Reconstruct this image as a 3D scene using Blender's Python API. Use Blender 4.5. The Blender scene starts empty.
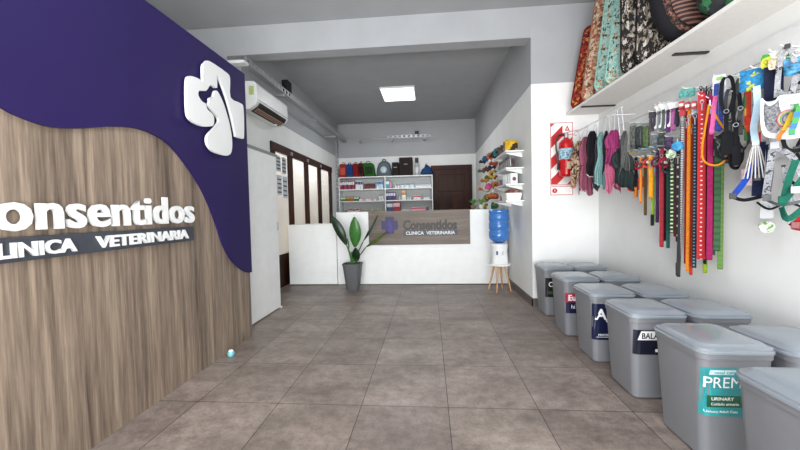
import bpy, math, random
from mathutils import Vector, Matrix
random.seed(7)
C = bpy.context.scene.collection
SC = bpy.context.scene
PI = math.pi

# ------------------------------------------------------------------ camera
F, PITCH, YAW, ROLL, CAMH = 353.36, .0368, .0834, -.022, 1.1168
cy, sy = math.cos(YAW), math.sin(YAW)
fwd = Vector((-sy*math.cos(PITCH), cy*math.cos(PITCH), -math.sin(PITCH)))
r0 = Vector((cy, sy, 0)); u0 = r0.cross(fwd)
rgt = math.cos(ROLL)*r0 + math.sin(ROLL)*u0
upv = -math.sin(ROLL)*r0 + math.cos(ROLL)*u0
cd = bpy.data.cameras.new('camera'); cam = bpy.data.objects.new('camera', cd); C.objects.link(cam)
cd.sensor_width = 36; cd.lens = F/800*36; cd.clip_start = .05; cd.clip_end = 100
m = Matrix((rgt, upv, -fwd)).transposed().to_4x4(); m.translation = (0, 0, CAMH)
cam.matrix_world = m; SC.camera = cam

def at(px, py, ax, val):
    'survey helper: the point of the world plane ax=val seen at a photo pixel'
    d = fwd + (px-400)/F*rgt - (py-225)/F*upv
    i = 'XYZ'.index(ax); c = Vector((0, 0, CAMH))
    return c + (val-c[i])/d[i]*d

# ------------------------------------------------------------------ light
SC.view_settings.view_transform = 'Standard'; SC.view_settings.look = 'None'
SC.view_settings.gamma = 1; SC.view_settings.use_curve_mapping = False
SC.view_settings.exposure = 0.27
W = bpy.data.worlds.new('sky'); SC.world = W; W.use_nodes = True
W.node_tree.nodes['Background'].inputs[0].default_value = (.86, .93, 1, 1)
W.node_tree.nodes['Background'].inputs[1].default_value = 1.6

def area(name, loc, rot, sx, sy_, power, col=(1, 1, 1)):
    l = bpy.data.lights.new(name, 'AREA'); l.shape = 'RECTANGLE'; l.size = sx; l.size_y = sy_
    l.energy = power; l.color = col
    o = bpy.data.objects.new(name, l); C.objects.link(o); o.location = loc; o.rotation_euler = rot
    return o
area('shopfront_daylight', (.1, -1.55, 1.5), (PI/2, 0, 0), 3.6, 2.7, 105, (.97, .98, 1))
area('front_fill_light', (-.2, .9, 3.33), (0, 0, 0), 1.2, 1.2, 18, (.98, .99, 1))  # added fill lamp, out of view, brightens the walls by the shelf
area('ceiling_fill', (0, -2.6, .15), (PI/2+.75, 0, 0), 4.5, 1.6, 420, (1, .99, .97))  # added fill lamp aimed upward to brighten the front ceiling; no pavement is built
area('side_room_light', (-3.6, 6.6, 2.9), (0, 0, 0), 1.6, 3, 150, (1, .99, .96))
area('ceiling_panel_glow', (-.54, 6.79, 3.335), (0, 0, 0), .56, .56, 26, (.95, .98, 1))

# ------------------------------------------------------------------ materials
def lin(h):
    if isinstance(h, str):
        h = [int(h[i:i+2], 16)/255 for i in (0, 2, 4)]
        h = [c/12.92 if c <= .04045 else ((c+.055)/1.055)**2.4 for c in h]
    return (*h[:3], 1)
MC = {}
def base(name):
    mt = bpy.data.materials.new(name); mt.use_nodes = True
    nt = mt.node_tree; return mt, nt, nt.nodes['Principled BSDF']
def nd(nt, t, **k):
    n = nt.nodes.new(t)
    for a, b in k.items():
        if a.startswith('i_'): n.inputs[a[2:].replace('_', ' ')].default_value = b
        else: setattr(n, a, b)
    return n
def mixc(nt, fac, a, b, mode='MIX'):
    n = nt.nodes.new('ShaderNodeMix'); n.data_type = 'RGBA'; n.blend_type = mode
    for s, v in ((0, fac), (6, a), (7, b)):
        if hasattr(v, 'is_output'): nt.links.new(v, n.inputs[s])
        else: n.inputs[s].default_value = v
    return n.outputs[2]
def ramp(nt, fac, stops, interp='LINEAR'):
    n = nt.nodes.new('ShaderNodeValToRGB'); n.color_ramp.interpolation = interp
    e = n.color_ramp.elements
    while len(e) < len(stops): e.new(.5)
    for i, (p_, c) in enumerate(stops): e[i].position = p_; e[i].color = lin(c) if isinstance(c, str) else c
    nt.links.new(fac, n.inputs[0]); return n.outputs[0]
def mapping(nt, kind='Object', scale=(1, 1, 1), loc=(0, 0, 0)):
    mp = nd(nt, 'ShaderNodeMapping')
    mp.inputs['Scale'].default_value = scale; mp.inputs['Location'].default_value = loc
    if kind == 'World':
        g = nd(nt, 'ShaderNodeNewGeometry'); nt.links.new(g.outputs['Position'], mp.inputs[0])
    else:
        t = nd(nt, 'ShaderNodeTexCoord'); nt.links.new(t.outputs[kind], mp.inputs[0])
    return mp.outputs[0]
def noise(nt, vec, scale, detail=4, rough=.55):
    n = nd(nt, 'ShaderNodeTexNoise'); n.inputs['Scale'].default_value = scale
    n.inputs['Detail'].default_value = detail; n.inputs['Roughness'].default_value = rough
    nt.links.new(vec, n.inputs[0]); return n.outputs[0]
def bump(nt, b, h, s=.2, d=.01):
    n = nd(nt, 'ShaderNodeBump'); n.inputs['Strength'].default_value = s; n.inputs['Distance'].default_value = d
    nt.links.new(h, n.inputs['Height']); nt.links.new(n.outputs[0], b.inputs['Normal'])
def mat(col, rough=.5, metal=0, var=.06, sc=30, bmp=0, spec=.5):
    k = ('m', col, rough, metal, var, sc, bmp, spec)
    if k in MC: return MC[k]
    mt, nt, b = base('surface_'+str(len(MC)))
    c = lin(col); v = mapping(nt); n = noise(nt, v, sc)
    d = tuple(x*(1-var*2) for x in c[:3])+(1,); l = tuple(min(1, x*(1+var)) for x in c[:3])+(1,)
    nt.links.new(ramp(nt, n, [(.3, d), (.7, l)]), b.inputs['Base Color'])
    b.inputs['Roughness'].default_value = rough; b.inputs['Metallic'].default_value = metal
    b.inputs['Specular IOR Level'].default_value = spec
    if bmp: bump(nt, b, n, bmp, .004)
    MC[k] = mt; return mt
def cloth(col): return mat(col, .85, 0, .12, 60, .3, .2)
def stripes(a, bcol, period, duty, axis=2, rough=.7, dot=None):
    'marks repeated along the length of a strap: rungs, or dots when dot is given'
    k = ('s', a, bcol, period, duty, axis, dot)
    if k in MC: return MC[k]
    mt, nt, b = base('strap_'+str(len(MC)))
    sp = nd(nt, 'ShaderNodeSeparateXYZ'); nt.links.new(mapping(nt), sp.inputs[0])
    def mth(op, x, y):
        n = nd(nt, 'ShaderNodeMath', operation=op)
        for i, v in enumerate((x, y)):
            if hasattr(v, 'is_output'): nt.links.new(v, n.inputs[i])
            else: n.inputs[i].default_value = v
        return n.outputs[0]
    f = mth('FRACT', mth('DIVIDE', mth('ADD', sp.outputs[axis], 10), period), 0)
    fac = mth('LESS_THAN', f, duty)
    if dot:
        w = mth('LESS_THAN', mth('ABSOLUTE', sp.outputs[0], 0), dot)
        fac = mth('MULTIPLY', fac, w)
    nt.links.new(mixc(nt, fac, lin(a), lin(bcol)), b.inputs['Base Color'])
    b.inputs['Roughness'].default_value = rough; MC[k] = mt; return mt
def floral(stops, scale, stretch=(1, 1, 1), rnd=1, rough=.9):
    k = ('f', str(stops), scale, stretch)
    if k in MC: return MC[k]
    mt, nt, b = base('print_'+str(len(MC)))
    v = mapping(nt, scale=stretch)
    n = noise(nt, v, scale*.6, 2)
    vo = nd(nt, 'ShaderNodeTexVoronoi'); vo.inputs['Scale'].default_value = scale
    nt.links.new(mixc(nt, .08, v, n), vo.inputs['Vector'])
    bw = nd(nt, 'ShaderNodeSeparateColor'); nt.links.new(vo.outputs['Color'], bw.inputs[0])
    c1 = ramp(nt, bw.outputs[0], [(i/len(stops), s) for i, s in enumerate(stops)], 'CONSTANT')
    c2 = ramp(nt, vo.outputs['Distance'], [(0, (1, 1, 1, 1)), (.28, (.85, .85, .85, 1)), (.36, (.3, .3, .3, 1)), (.5, (.8, .8, .8, 1)), (1, (.6, .6, .6, 1))])
    nt.links.new(mixc(nt, .8, c1, c2, 'MULTIPLY'), b.inputs['Base Color'])
    b.inputs['Roughness'].default_value = rough; MC[k] = mt; return mt
def two_paint():
    if 'wall' in MC: return MC['wall']
    mt, nt, b = base('wall_paint'); g = mapping(nt, 'World')
    sp = nd(nt, 'ShaderNodeSeparateXYZ'); nt.links.new(g, sp.inputs[0])
    gt = nd(nt, 'ShaderNodeMath', operation='GREATER_THAN'); gt.inputs[1].default_value = 2.525
    nt.links.new(sp.outputs[2], gt.inputs[0])
    n = noise(nt, g, 2.5); wv = ramp(nt, n, [(.3, 'dfe1e0'), (.7, 'e8e9e7')])
    gv = ramp(nt, n, [(.3, '9fa1a4'), (.7, 'a6a8ab')])
    nt.links.new(mixc(nt, gt.outputs[0], wv, gv), b.inputs['Base Color'])
    b.inputs['Roughness'].default_value = .6; bump(nt, b, noise(nt, g, 90), .08, .002)
    MC['wall'] = mt; return mt
def tiles(x0, y0, w, h, kind='floor'):
    mt, nt, b = base(kind+'_tile')
    if kind == 'floor': v = mapping(nt, 'World', loc=(-x0+50*w, -y0+50*h, 0))
    else:
        v0 = mapping(nt, 'World'); sp = nd(nt, 'ShaderNodeSeparateXYZ'); nt.links.new(v0, sp.inputs[0])
        cb = nd(nt, 'ShaderNodeCombineXYZ'); nt.links.new(sp.outputs[1 if kind != 'tile_x' else 0], cb.inputs[0]); nt.links.new(sp.outputs[2], cb.inputs[1]); v = cb.outputs[0]
    br = nd(nt, 'ShaderNodeTexBrick', offset=0.0, squash=1.0)
    nt.links.new(v, br.inputs['Vector'])
    br.inputs['Scale'].default_value = 1; br.inputs['Brick Width'].default_value = w; br.inputs['Row Height'].default_value = h
    br.inputs['Mortar Size'].default_value = .0022 if kind == 'floor' else .004; br.inputs['Mortar Smooth'].default_value = .2; br.inputs['Bias'].default_value = 0
    if kind == 'floor':
        br.inputs['Color1'].default_value = lin('80746d'); br.inputs['Color2'].default_value = lin('93877f'); br.inputs['Mortar'].default_value = lin('26221f')
        g = mapping(nt, 'World'); g2 = mapping(nt, 'World', scale=(1, 1.6, 1))
        a = noise(nt, g2, 2.1, 6, .65); c = noise(nt, g, 13, 8, .8); e = noise(nt, g, 75, 3, .7)
        x = mixc(nt, .85, br.outputs['Color'], ramp(nt, a, [(.36, (.66, .64, .63, 1)), (.62, (1.2, 1.19, 1.18, 1))]), 'MULTIPLY')
        x = mixc(nt, .7, x, ramp(nt, c, [(.38, (.6, .59, .58, 1)), (.6, (1.28, 1.28, 1.28, 1))]), 'MULTIPLY')
        x = mixc(nt, .5, x, ramp(nt, e, [(.35, (.8, .8, .8, 1)), (.65, (1.15, 1.15, 1.15, 1))]), 'MULTIPLY')
        nt.links.new(x, b.inputs['Base Color'])
        nt.links.new(ramp(nt, c, [(.3, (.36, .36, .36, 1)), (.7, (.52, .52, .52, 1))]), b.inputs['Roughness'])
        bump(nt, b, mixc(nt, .3, ramp(nt, br.outputs['Fac'], [(0, (1, 1, 1, 1)), (1, (0, 0, 0, 1))]), c), .35, .002)
    else:
        br.inputs['Color1'].default_value = lin('e6dfd2'); br.inputs['Color2'].default_value = lin('ddd5c6'); br.inputs['Mortar'].default_value = lin('b8ac9c')
        nt.links.new(br.outputs['Color'], b.inputs['Base Color']); b.inputs['Roughness'].default_value = .3
    return mt
def wood(c1, c2, c3, grain=(28, 28, 1.1), rough=.5, knots=True):
    k = ('w', c1, c2, grain)
    if k in MC: return MC[k]
    mt, nt, b = base('wood_'+str(len(MC)))
    v = mapping(nt, 'World', scale=grain); v2 = mapping(nt, 'World', scale=tuple(g*.28 for g in grain))
    n = noise(nt, v, 1, 8, .7); n2 = noise(nt, v2, 1, 4, .6)
    w = nd(nt, 'ShaderNodeMapping'); 
    s = mixc(nt, .5, n, n2)
    c = ramp(nt, s, [(.37, c1), (.5, c2), (.62, c3)])
    f = noise(nt, mapping(nt, 'World', scale=tuple(g*4 for g in grain)), 1, 3, .6)
    c = mixc(nt, .6, c, ramp(nt, f, [(.3, (.72, .7, .68, 1)), (.6, (1.1, 1.1, 1.1, 1))]), 'MULTIPLY')
    if knots:
        vo = nd(nt, 'ShaderNodeTexVoronoi'); vo.inputs['Scale'].default_value = 1.0
        nt.links.new(mixc(nt, .12, mapping(nt, 'World', scale=(4.2, 4.2, 1.5)), n2), vo.inputs['Vector'])
        c = mixc(nt, 1, c, ramp(nt, vo.outputs['Distance'], [(0, (.4, .37, .35, 1)), (.06, (.72, .7, .67, 1)), (.16, (1, 1, 1, 1))]), 'MULTIPLY')
    nt.links.new(c, b.inputs['Base Color']); b.inputs['Roughness'].default_value = rough
    bump(nt, b, n, .08, .003); MC[k] = mt; return mt
def emit(col, s):
    k = ('e', col, s)
    if k in MC: return MC[k]
    mt, nt, b = base('lit_'+str(len(MC))); b.inputs['Emission Color'].default_value = lin(col)
    b.inputs['Emission Strength'].default_value = s; b.inputs['Base Color'].default_value = lin(col)
    MC[k] = mt; return mt
def glassy(col=(1, 1, 1), a=.08, rough=.03):
    k = ('g', str(col), a)
    if k in MC: return MC[k]
    mt, nt, b = base('glass_'+str(len(MC))); out = nt.nodes['Material Output']
    tr = nd(nt, 'ShaderNodeBsdfTransparent'); tr.inputs[0].default_value = (*col, 1)
    b.inputs['Base Color'].default_value = (*col, 1); b.inputs['Roughness'].default_value = rough
    mx = nd(nt, 'ShaderNodeMixShader')
    fr = nd(nt, 'ShaderNodeFresnel'); fr.inputs[0].default_value = 1.45
    ad = nd(nt, 'ShaderNodeMath', operation='ADD', use_clamp=True); ad.inputs[1].default_value = a
    nt.links.new(fr.outputs[0], ad.inputs[0]); nt.links.new(ad.outputs[0], mx.inputs[0])
    nt.links.new(tr.outputs[0], mx.inputs[1]); nt.links.new(b.outputs[0], mx.inputs[2])
    nt.links.new(mx.outputs[0], out.inputs[0]); MC[k] = mt; return mt

WALL = two_paint()
WHITE = mat('e9ebea', .45, 0, .02, 8)
WHITEM = mat('e4e6e6', .4, 0, .02, 8)
GREYP = mat('a3a5a8', .7, 0, .03, 3)
BLACK = mat('141416', .45); STEEL = mat('b9bcc0', .3, .9, .04); CHAR = mat('2a2d33', .5, 0, .05)
DKWOOD = wood('1e0c06', '35180c', '4a2313', (16, 16, 1.2), .5, False)
DKWOOD.node_tree.nodes['Principled BSDF'].inputs['Specular IOR Level'].default_value = .25
LAM = wood('51453b', '7d6e60', '9d8c7a', (26, 26, 1.1))
LAMH = wood('52463f', '66594f', '776a5e', (1.6, 20, 26), .5, False)

# ------------------------------------------------------------------ geometry
class MB:
    def __init__(s): s.v = []; s.f = []
    def add(s, v, f):
        n = len(s.v); s.v += [tuple(p) for p in v]; s.f += [tuple(i+n for i in q) for q in f]; return s
    def box(s, x0, y0, z0, x1, y1, z1):
        v = [(x, y, z) for z in (z0, z1) for y in (y0, y1) for x in (x0, x1)]
        return s.add(v, [(0, 2, 3, 1), (4, 5, 7, 6), (0, 1, 5, 4), (2, 6, 7, 3), (0, 4, 6, 2), (1, 3, 7, 5)])
    def bx(s, c, d): return s.box(c[0]-d[0]/2, c[1]-d[1]/2, c[2]-d[2]/2, c[0]+d[0]/2, c[1]+d[1]/2, c[2]+d[2]/2)
    def prism(s, poly, fn, a, b):
        'extrude a 2D outline between depths a and b; fn(u, v, depth) gives the 3D point'
        n = len(poly)
        v = [fn(u, w, a) for u, w in poly]+[fn(u, w, b) for u, w in poly]
        f = [tuple(range(n-1, -1, -1)), tuple(range(n, 2*n))]+[(i, (i+1) % n, n+(i+1) % n, n+i) for i in range(n)]
        return s.add(v, f)
    def loft(s, rings, cap=True):
        n = len(rings[0]); v = [p for r in rings for p in r]; f = []
        for k in range(len(rings)-1):
            for i in range(n):
                j = (i+1) % n; f.append((k*n+i, k*n+j, (k+1)*n+j, (k+1)*n+i))
        if cap: f += [tuple(range(n-1, -1, -1)), tuple(range((len(rings)-1)*n, len(rings)*n))]
        return s.add(v, f)
    def lathe(s, prof, c=(0, 0, 0), n=20, cap=True):
        return s.loft([[(c[0]+r*math.cos(2*PI*i/n), c[1]+r*math.sin(2*PI*i/n), c[2]+z) for i in range(n)] for r, z in prof], cap)
    def tube(s, path, r, n=8, closed=False):
        P = [Vector(p) for p in path]; rings = []; prev = None
        for i, p in enumerate(P):
            if closed: t = P[(i+1) % len(P)]-P[i-1]
            else: t = P[min(i+1, len(P)-1)]-P[max(i-1, 0)]
            t.normalize(); a = prev if prev is not None else (Vector((0, 0, 1)) if abs(t.z) < .9 else Vector((1, 0, 0)))
            x = (a-a.dot(t)*t).normalized(); prev = x; y = t.cross(x)
            rr = r[i] if isinstance(r, (list, tuple)) else r
            rings.append([p+rr*(math.cos(2*PI*k/n)*x+math.sin(2*PI*k/n)*y) for k in range(n)])
        if closed: rings.append(rings[0])
        return s.loft(rings, not closed)
    def ribbon(s, path, w, t, wd=None, closed=False):
        'flat band along a path; wd = width direction'
        P = [Vector(p) for p in path]; rings = []; wd0 = Vector(wd or (1, 0, 0)).normalized()
        for i, p in enumerate(P):
            if closed: g = P[(i+1) % len(P)]-P[i-1]
            else: g = P[min(i+1, len(P)-1)]-P[max(i-1, 0)]
            g.normalize(); x = (wd0-wd0.dot(g)*g)
            x = x.normalized() if x.length > 1e-4 else Vector((0, 1, 0)); y = g.cross(x)
            ww = w[i] if isinstance(w, (list, tuple)) else w
            rings.append([p+x*ww/2+y*t/2, p-x*ww/2+y*t/2, p-x*ww/2-y*t/2, p+x*ww/2-y*t/2])
        if closed: rings.append(rings[0])
        return s.loft(rings, not closed)
    def pillow(s, outline, thick, fn, rings=6, ripple=0, seed=0):
        'soft inflated shape with an outline in 2D; fn(u, v, depth)'
        rg = random.Random(seed); n = len(outline)
        cx = sum(p[0] for p in outline)/n; cz = sum(p[1] for p in outline)/n
        ph = [rg.uniform(0, 6.28) for _ in range(3)]; v = []; f = []
        def d(q, u, w): return thick/2*(1-q**3)**.5+ripple*math.sin(u*70+ph[0]+math.sin(w*25+ph[1])*1.3)*(1-q*.5)
        for sgn in (1, -1):
            b0 = len(v); v.append(fn(cx, cz, sgn*d(0, cx, cz)))
            for k in range(1, rings+1):
                q = k/rings
                for (a, b) in outline:
                    u = cx+(a-cx)*q; w = cz+(b-cz)*q; dd = d(q, u, w) if k < rings else 0
                    v.append(fn(u, w, sgn*dd+(0 if k < rings else sgn*.0008)))
            for i in range(n):
                j = (i+1) % n; f.append((b0, b0+1+i, b0+1+j) if sgn > 0 else (b0, b0+1+j, b0+1+i))
                for k in range(rings-1):
                    a_, b_ = b0+1+k*n, b0+1+(k+1)*n
                    q = (a_+i, b_+i, b_+j, a_+j); f.append(q if sgn > 0 else q[::-1])
        N = 1+rings*n; e1 = 1+(rings-1)*n; e2 = N+e1
        for i in range(n):
            j = (i+1) % n; f.append((e1+i, e2+i, e2+j, e1+j))
        return s.add(v, f)
    def build(s, name, m, parent=None, loc=(0, 0, 0), rz=0, smooth=False, bevel=0, sub=0):
        me = bpy.data.meshes.new(name); me.from_pydata(s.v, [], s.f); me.update()
        import bmesh
        bm = bmesh.new(); bm.from_mesh(me); bmesh.ops.recalc_face_normals(bm, faces=bm.faces); bm.to_mesh(me); bm.free()
        me.materials.append(m)
        o = bpy.data.objects.new(name, me); C.objects.link(o); o.location = loc; o.rotation_euler = (0, 0, rz)
        if smooth or sub:
            for p_ in me.polygons: p_.use_smooth = True
        if smooth and not sub: me.set_sharp_from_angle(angle=math.radians(38))
        if parent: o.parent = parent
        if bevel:
            b = o.modifiers.new('bevel', 'BEVEL'); b.width = bevel; b.segments = 2; b.limit_method = 'ANGLE'
        if sub:
            b = o.modifiers.new('sub', 'SUBSURF'); b.levels = sub; b.render_levels = sub
        return o
def rrect(hx, hy, r, z, n=5, cx=0, cy=0):
    r = min(r, hx*.98, hy*.98); out = []
    for qx, qy, a0 in ((1, 1, 0), (-1, 1, 90), (-1, -1, 180), (1, -1, 270)):
        for k in range(n+1):
            a = math.radians(a0+90*k/n); out.append((cx+qx*(hx-r)+r*math.cos(a), cy+qy*(hy-r)+r*math.sin(a), z))
    return out
def rpoly(w, h, r, cx=0, cy=0, n=4): return [(p[0], p[1]) for p in rrect(w/2, h/2, r, 0, n, cx, cy)]
def ell(cx, cy, a, b, n=20, ph=0): return [(cx+a*math.cos(2*PI*i/n+ph), cy+b*math.sin(2*PI*i/n+ph)) for i in range(n)]
def smoothpoly(P, k=3):
    out = []; n = len(P)
    for i in range(n):
        p0, p1, p2, p3 = P[i-1], P[i], P[(i+1) % n], P[(i+2) % n]
        for j in range(k):
            t = j/k
            out.append(tuple(.5*(2*p1[c]+(p2[c]-p0[c])*t+(2*p0[c]-5*p1[c]+4*p2[c]-p3[c])*t*t+(3*p1[c]-p0[c]-3*p2[c]+p3[c])*t**3) for c in (0, 1)))
    return out
def curve3(P, k=6):
    P = [Vector(p) for p in P]; Q = [P[0]]+P+[P[-1]]; out = []
    for i in range(1, len(Q)-2):
        p0, p1, p2, p3 = Q[i-1:i+3]
        for j in range(k):
            t = j/k; out.append(.5*(2*p1+(p2-p0)*t+(2*p0-5*p1+4*p2-p3)*t*t+(3*p1-p0-3*p2+p3)*t**3))
    out.append(P[-1]); return out

def tag(o, label, cat=None, group=None, kind=None):
    if label: o['label'] = label
    if cat: o['category'] = cat
    if group: o['group'] = group
    if kind: o['kind'] = kind
    return o
def thing(name, label, cat, loc=(0, 0, 0), rz=0, group=None):
    o = bpy.data.objects.new(name, None); C.objects.link(o); o.location = loc; o.rotation_euler = (0, 0, rz)
    o.empty_display_size = .05
    return tag(o, label, cat, group)
def struct(name, mb, m, **k): return tag(mb.build(name, m, **k), None, None, None, 'structure')
def dup(r, loc, rz=None, label=None, group=None):
    c = r.copy(); C.objects.link(c); c.location = loc
    if rz is not None: c.rotation_euler = (0, 0, rz)
    if label: c['label'] = label
    if group: c['group'] = group
    for ch in list(r.children):
        d = ch.copy(); C.objects.link(d); d.parent = c
        for g in list(ch.children):
            e = g.copy(); C.objects.link(e); e.parent = d
    return c
def text(name, s, w, h, depth, m, parent, loc, rot, bold=0.02, spacing=1.0):
    'raised lettering fitted to w x h, its lower left corner at loc; rot is a 3x3 of (right, up, out)'
    cu = bpy.data.curves.new('t', 'FONT'); cu.body = s; cu.extrude = .02; cu.offset = bold; cu.space_character = spacing; cu.resolution_u = 3
    to = bpy.data.objects.new('t', cu); C.objects.link(to)
    dg = bpy.context.evaluated_depsgraph_get(); me = bpy.data.meshes.new_from_object(to.evaluated_get(dg))
    bpy.data.objects.remove(to)
    xs = [v.co.x for v in me.vertices]; ys = [v.co.y for v in me.vertices]
    x0, x1, y0, y1 = min(xs), max(xs), min(ys), max(ys)
    R_, U_, O_ = [Vector(q) for q in rot]
    for v in me.vertices:
        a = (v.co.x-x0)/(x1-x0)*w; b = (v.co.y-y0)/(y1-y0)*h; c = (v.co.z+.02)/.04*depth
        v.co = R_*a+U_*b+O_*c
    me.materials.clear(); me.materials.append(m); me.name = name
    o = bpy.data.objects.new(name, me); C.objects.link(o); o.location = loc
    if parent: o.parent = parent
    return o
FRONT = ((1, 0, 0), (0, 0, 1), (0, -1, 0)); EAST = ((0, 1, 0), (0, 0, 1), (1, 0, 0)); WEST = ((0, -1, 0), (0, 0, 1), (-1, 0, 0))

# ================================================================== SETTING
XL, XR, XI = -2.28, 1.90, 1.17
YF, YP, YB = -1.7, 4.15, 8.95
ZC = 3.38
struct('floor', MB().box(-4.8, YF, -.1, 2.1, YB+.1, 0), tiles(.0866, 1.9845, .5, .5425))
struct('ceiling', MB().box(-4.8, YF, ZC, 2.1, YB+.1, ZC+.1), GREYP)
struct('wall_right', MB().box(XR, YF, 0, XR+.12, YP, ZC), WALL)
struct('wall_inner_right', MB().box(XI, YP, 0, XR+.12, YB, ZC), WALL)
struct('wall_back', MB().box(XL-.12, YB, 0, XI, YB+.12, ZC), WALL)
GY0, GY1, GZ = 4.98, 8.18, 2.19
wl = MB().box(XL-.12, YP+.102, 0, XL, GY0, ZC).box(XL-.12, GY0, GZ, XL, GY1, ZC).box(XL-.12, GY1, 0, XL, YB, ZC)
struct('wall_left', wl, WALL)
struct('wall_front_left', MB().box(-3.5, YF, 0, -3.4, YP+.1, ZC).box(-3.4, YP, 0, XL-.12, YP+.1, 3.04), WALL)
struct('trim_1', MB().box(-3.4, YP, 3.04, XI, YP+.19, ZC), GREYP)
wf = MB().box(-3.5, YF-.12, 0, XL+.35, YF, ZC).box(XR-.3, YF-.12, 0, XR+.12, YF, ZC).box(XL+.35, YF-.12, 2.95, XR-.3, YF, ZC)
struct('wall_front', wf, WALL)
BASEM = mat('5c514c', .45, 0, .12, 14)
bb = MB().box(XI-.012, YP-.012, 0, XI, YB, .09).box(XI-.012, YP-.012, 0, XR, YP, .09)
struct('baseboard_inner_right', bb, BASEM)
# side room seen through the glazed partition
struct('wall_side_room', MB().box(-4.8, 4.4, 0, -4.7, YB, ZC).box(-4.7, YB, 0, XL-.12, YB+.1, ZC).box(-4.7, 4.3, 0, XL-.12, 4.4, ZC), tiles(0, 0, .3, .3, 'tile_y'))

# glazed timber partition
gp = MB()
gx0, gx1 = XL-.03, XL+.012
posts = [(4.98, 5.13), (5.62, 5.80), (6.38, 6.58), (7.16, 7.36), (7.98, 8.18)]
for a, b in posts: gp.box(gx0, a, 0, gx1, b, GZ)
gp.box(gx0, GY0, 2.07, gx1+.01, GY1, GZ)
for (a, b), (c, d) in zip(posts, posts[1:]):
    gp.box(gx0, b, 0, gx1-.01, c, .5)
win = struct('window_1', gp, DKWOOD)
for (a, b), (c, d) in zip(posts, posts[1:]):
    MB().box(XL-.012, b, .5, XL-.008, c, 2.07).build('pane', glassy(a=.03), win)
for q in (5.72, 6.5, 7.3): MB().box(gx1+.01, q-.025, 2.09, gx1+.03, q+.025, 2.14).build('clip', STEEL, win)

for i_, (ya, za, w_, h_, c_, l_) in enumerate(((5.17, 1.78, .17, .24, 'b9bcc0', 'printed notice with dark rows, top left one on the partition glass'), (5.38, 1.76, .17, .26, 'a9adb2', 'printed notice, top right one on the partition glass'), (5.18, 1.42, .18, .30, 'c4c8cf', 'pale printed sheet below left on the partition glass'), (5.39, 1.38, .18, .34, 'bcc3cc', 'tall bluish printed sheet below right on the partition glass'))):
    n_ = thing('paper_notice', l_, 'notice', (XL-.003, ya, za))
    MB().box(0, 0, 0, .0015, w_, h_).build('sheet', mat(c_, .6, 0, .03, 30), n_)
    for q_ in range(4): MB().box(.0016, .02, .03+q_*h_/4.6, .0022, w_-.02, .03+q_*h_/4.6+.022).build('printed_line', mat('4a4e55', .6), n_)
# back door
dr = MB().box(.13, YB-.05, 0, 1.0, YB-.005, 2.16)
d1 = struct('door_1', dr, DKWOOD)
MB().box(.06, YB-.08, 0, .13, YB, 2.25).box(1.0, YB-.08, 0, 1.07, YB, 2.25).box(.13, YB-.08, 2.16, 1.0, YB, 2.25).build('door_frame', DKWOOD, d1)
for x0, x1, z0, z1 in ((.24, .89, 1.6, 2.02), (.24, .53, .3, 1.5), (.6, .89, .3, 1.5)):
    MB().box(x0, YB-.066, z0, x1, YB-.05, z1).build('door_panel', DKWOOD, d1, bevel=.012)
MB().lathe([(.02, 0), (.03, .02), (.02, .04)], (0, 0, 0)).build('door_handle', STEEL, d1, (.19, YB-.09, 1.05))

# ================================================================== LEFT SIGN PANEL
PX = -1.66
sp = thing('sign_panel', 'large wood and purple feature panel with raised white lettering on the left', 'wall panel', (PX, 1.2, 0))
def L(x, y, z): return (x-PX, y-1.2, z)
MB().box(-.06, -2.0, 0, 0, 3.118-1.2, 2.392).build('wood_cladding', LAM, sp)
wave = [(-.2, 1.60), (.2, 1.72), (.6, 1.80), (.9, 1.74), (1.1, 1.63), (1.261, 1.555), (1.316, 1.537), (1.414, 1.523), (1.514, 1.535), (1.611, 1.56), (1.74, 1.597), (1.888, 1.623), (2.034, 1.615), (2.16, 1.572), (2.29, 1.476), (2.418, 1.355), (2.523, 1.214), (2.614, 1.047), (2.692, .884), (2.801, .749), (2.923, .66), (3.04, .605), (3.122, .59)]
ws = [(p.x, p.y) for p in curve3([(a, b, 0) for a, b in wave], 4)]
poly = [(-.8, 2.395), (-.8, 1.55)]+ws+[(3.122, 2.395)]
PUR = mat('21154a', .6, 0, .03, 3, 0, .3)
MB().prism(poly, lambda u, v, d: L(PX+d, u, v), .0005, .018).build('purple_overlay', PUR, sp)
EDGE = mat('1c1430', .6)
MB().box(-.062, 3.118-1.2, 0, -.002, 3.121-1.2, 2.40).build('edge_strip', mat('3a2f2a', .6), sp)
RAISE = mat('dcdedd', .45, 0, .01, 5)
ca = [(2.495, 2.236), (2.464, 2.195), (2.457, 2.085), (2.42, 2.09), (2.350, 2.082), (2.306, 2.066), (2.283, 2.015), (2.276, 1.817), (2.319, 1.771), (2.42, 1.76), (2.531, 1.785), (2.565, 1.807), (2.572, 1.865), (2.545, 1.885), (2.495, 1.900), (2.478, 1.935), (2.44, 1.938), (2.400, 1.966), (2.411, 2.006), (2.489, 2.032), (2.551, 2.096), (2.628, 2.1), (2.634, 2.201), (2.712, 2.13), (2.79, 2.0), (2.842, 1.87), (2.866, 1.793), (2.879, 1.779), (2.975, 1.785), (3.003, 1.815), (3.012, 2.051), (2.966, 2.085), (2.812, 2.085), (2.815, 2.233), (2.77, 2.268), (2.548, 2.268)]
cb = [(2.587, 2.044), (2.61, 2.074), (2.642, 2.069), (2.695, 2.02), (2.74, 1.95), (2.785, 1.855), (2.81, 1.739), (2.795, 1.645), (2.748, 1.605), (2.673, 1.595), (2.548, 1.601), (2.482, 1.643), (2.485, 1.706), (2.56, 1.773), (2.63, 1.840), (2.622, 1.877), (2.54, 1.917), (2.515, 1.943), (2.528, 1.964), (2.53, 1.989), (2.576, 2.018)]
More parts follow.
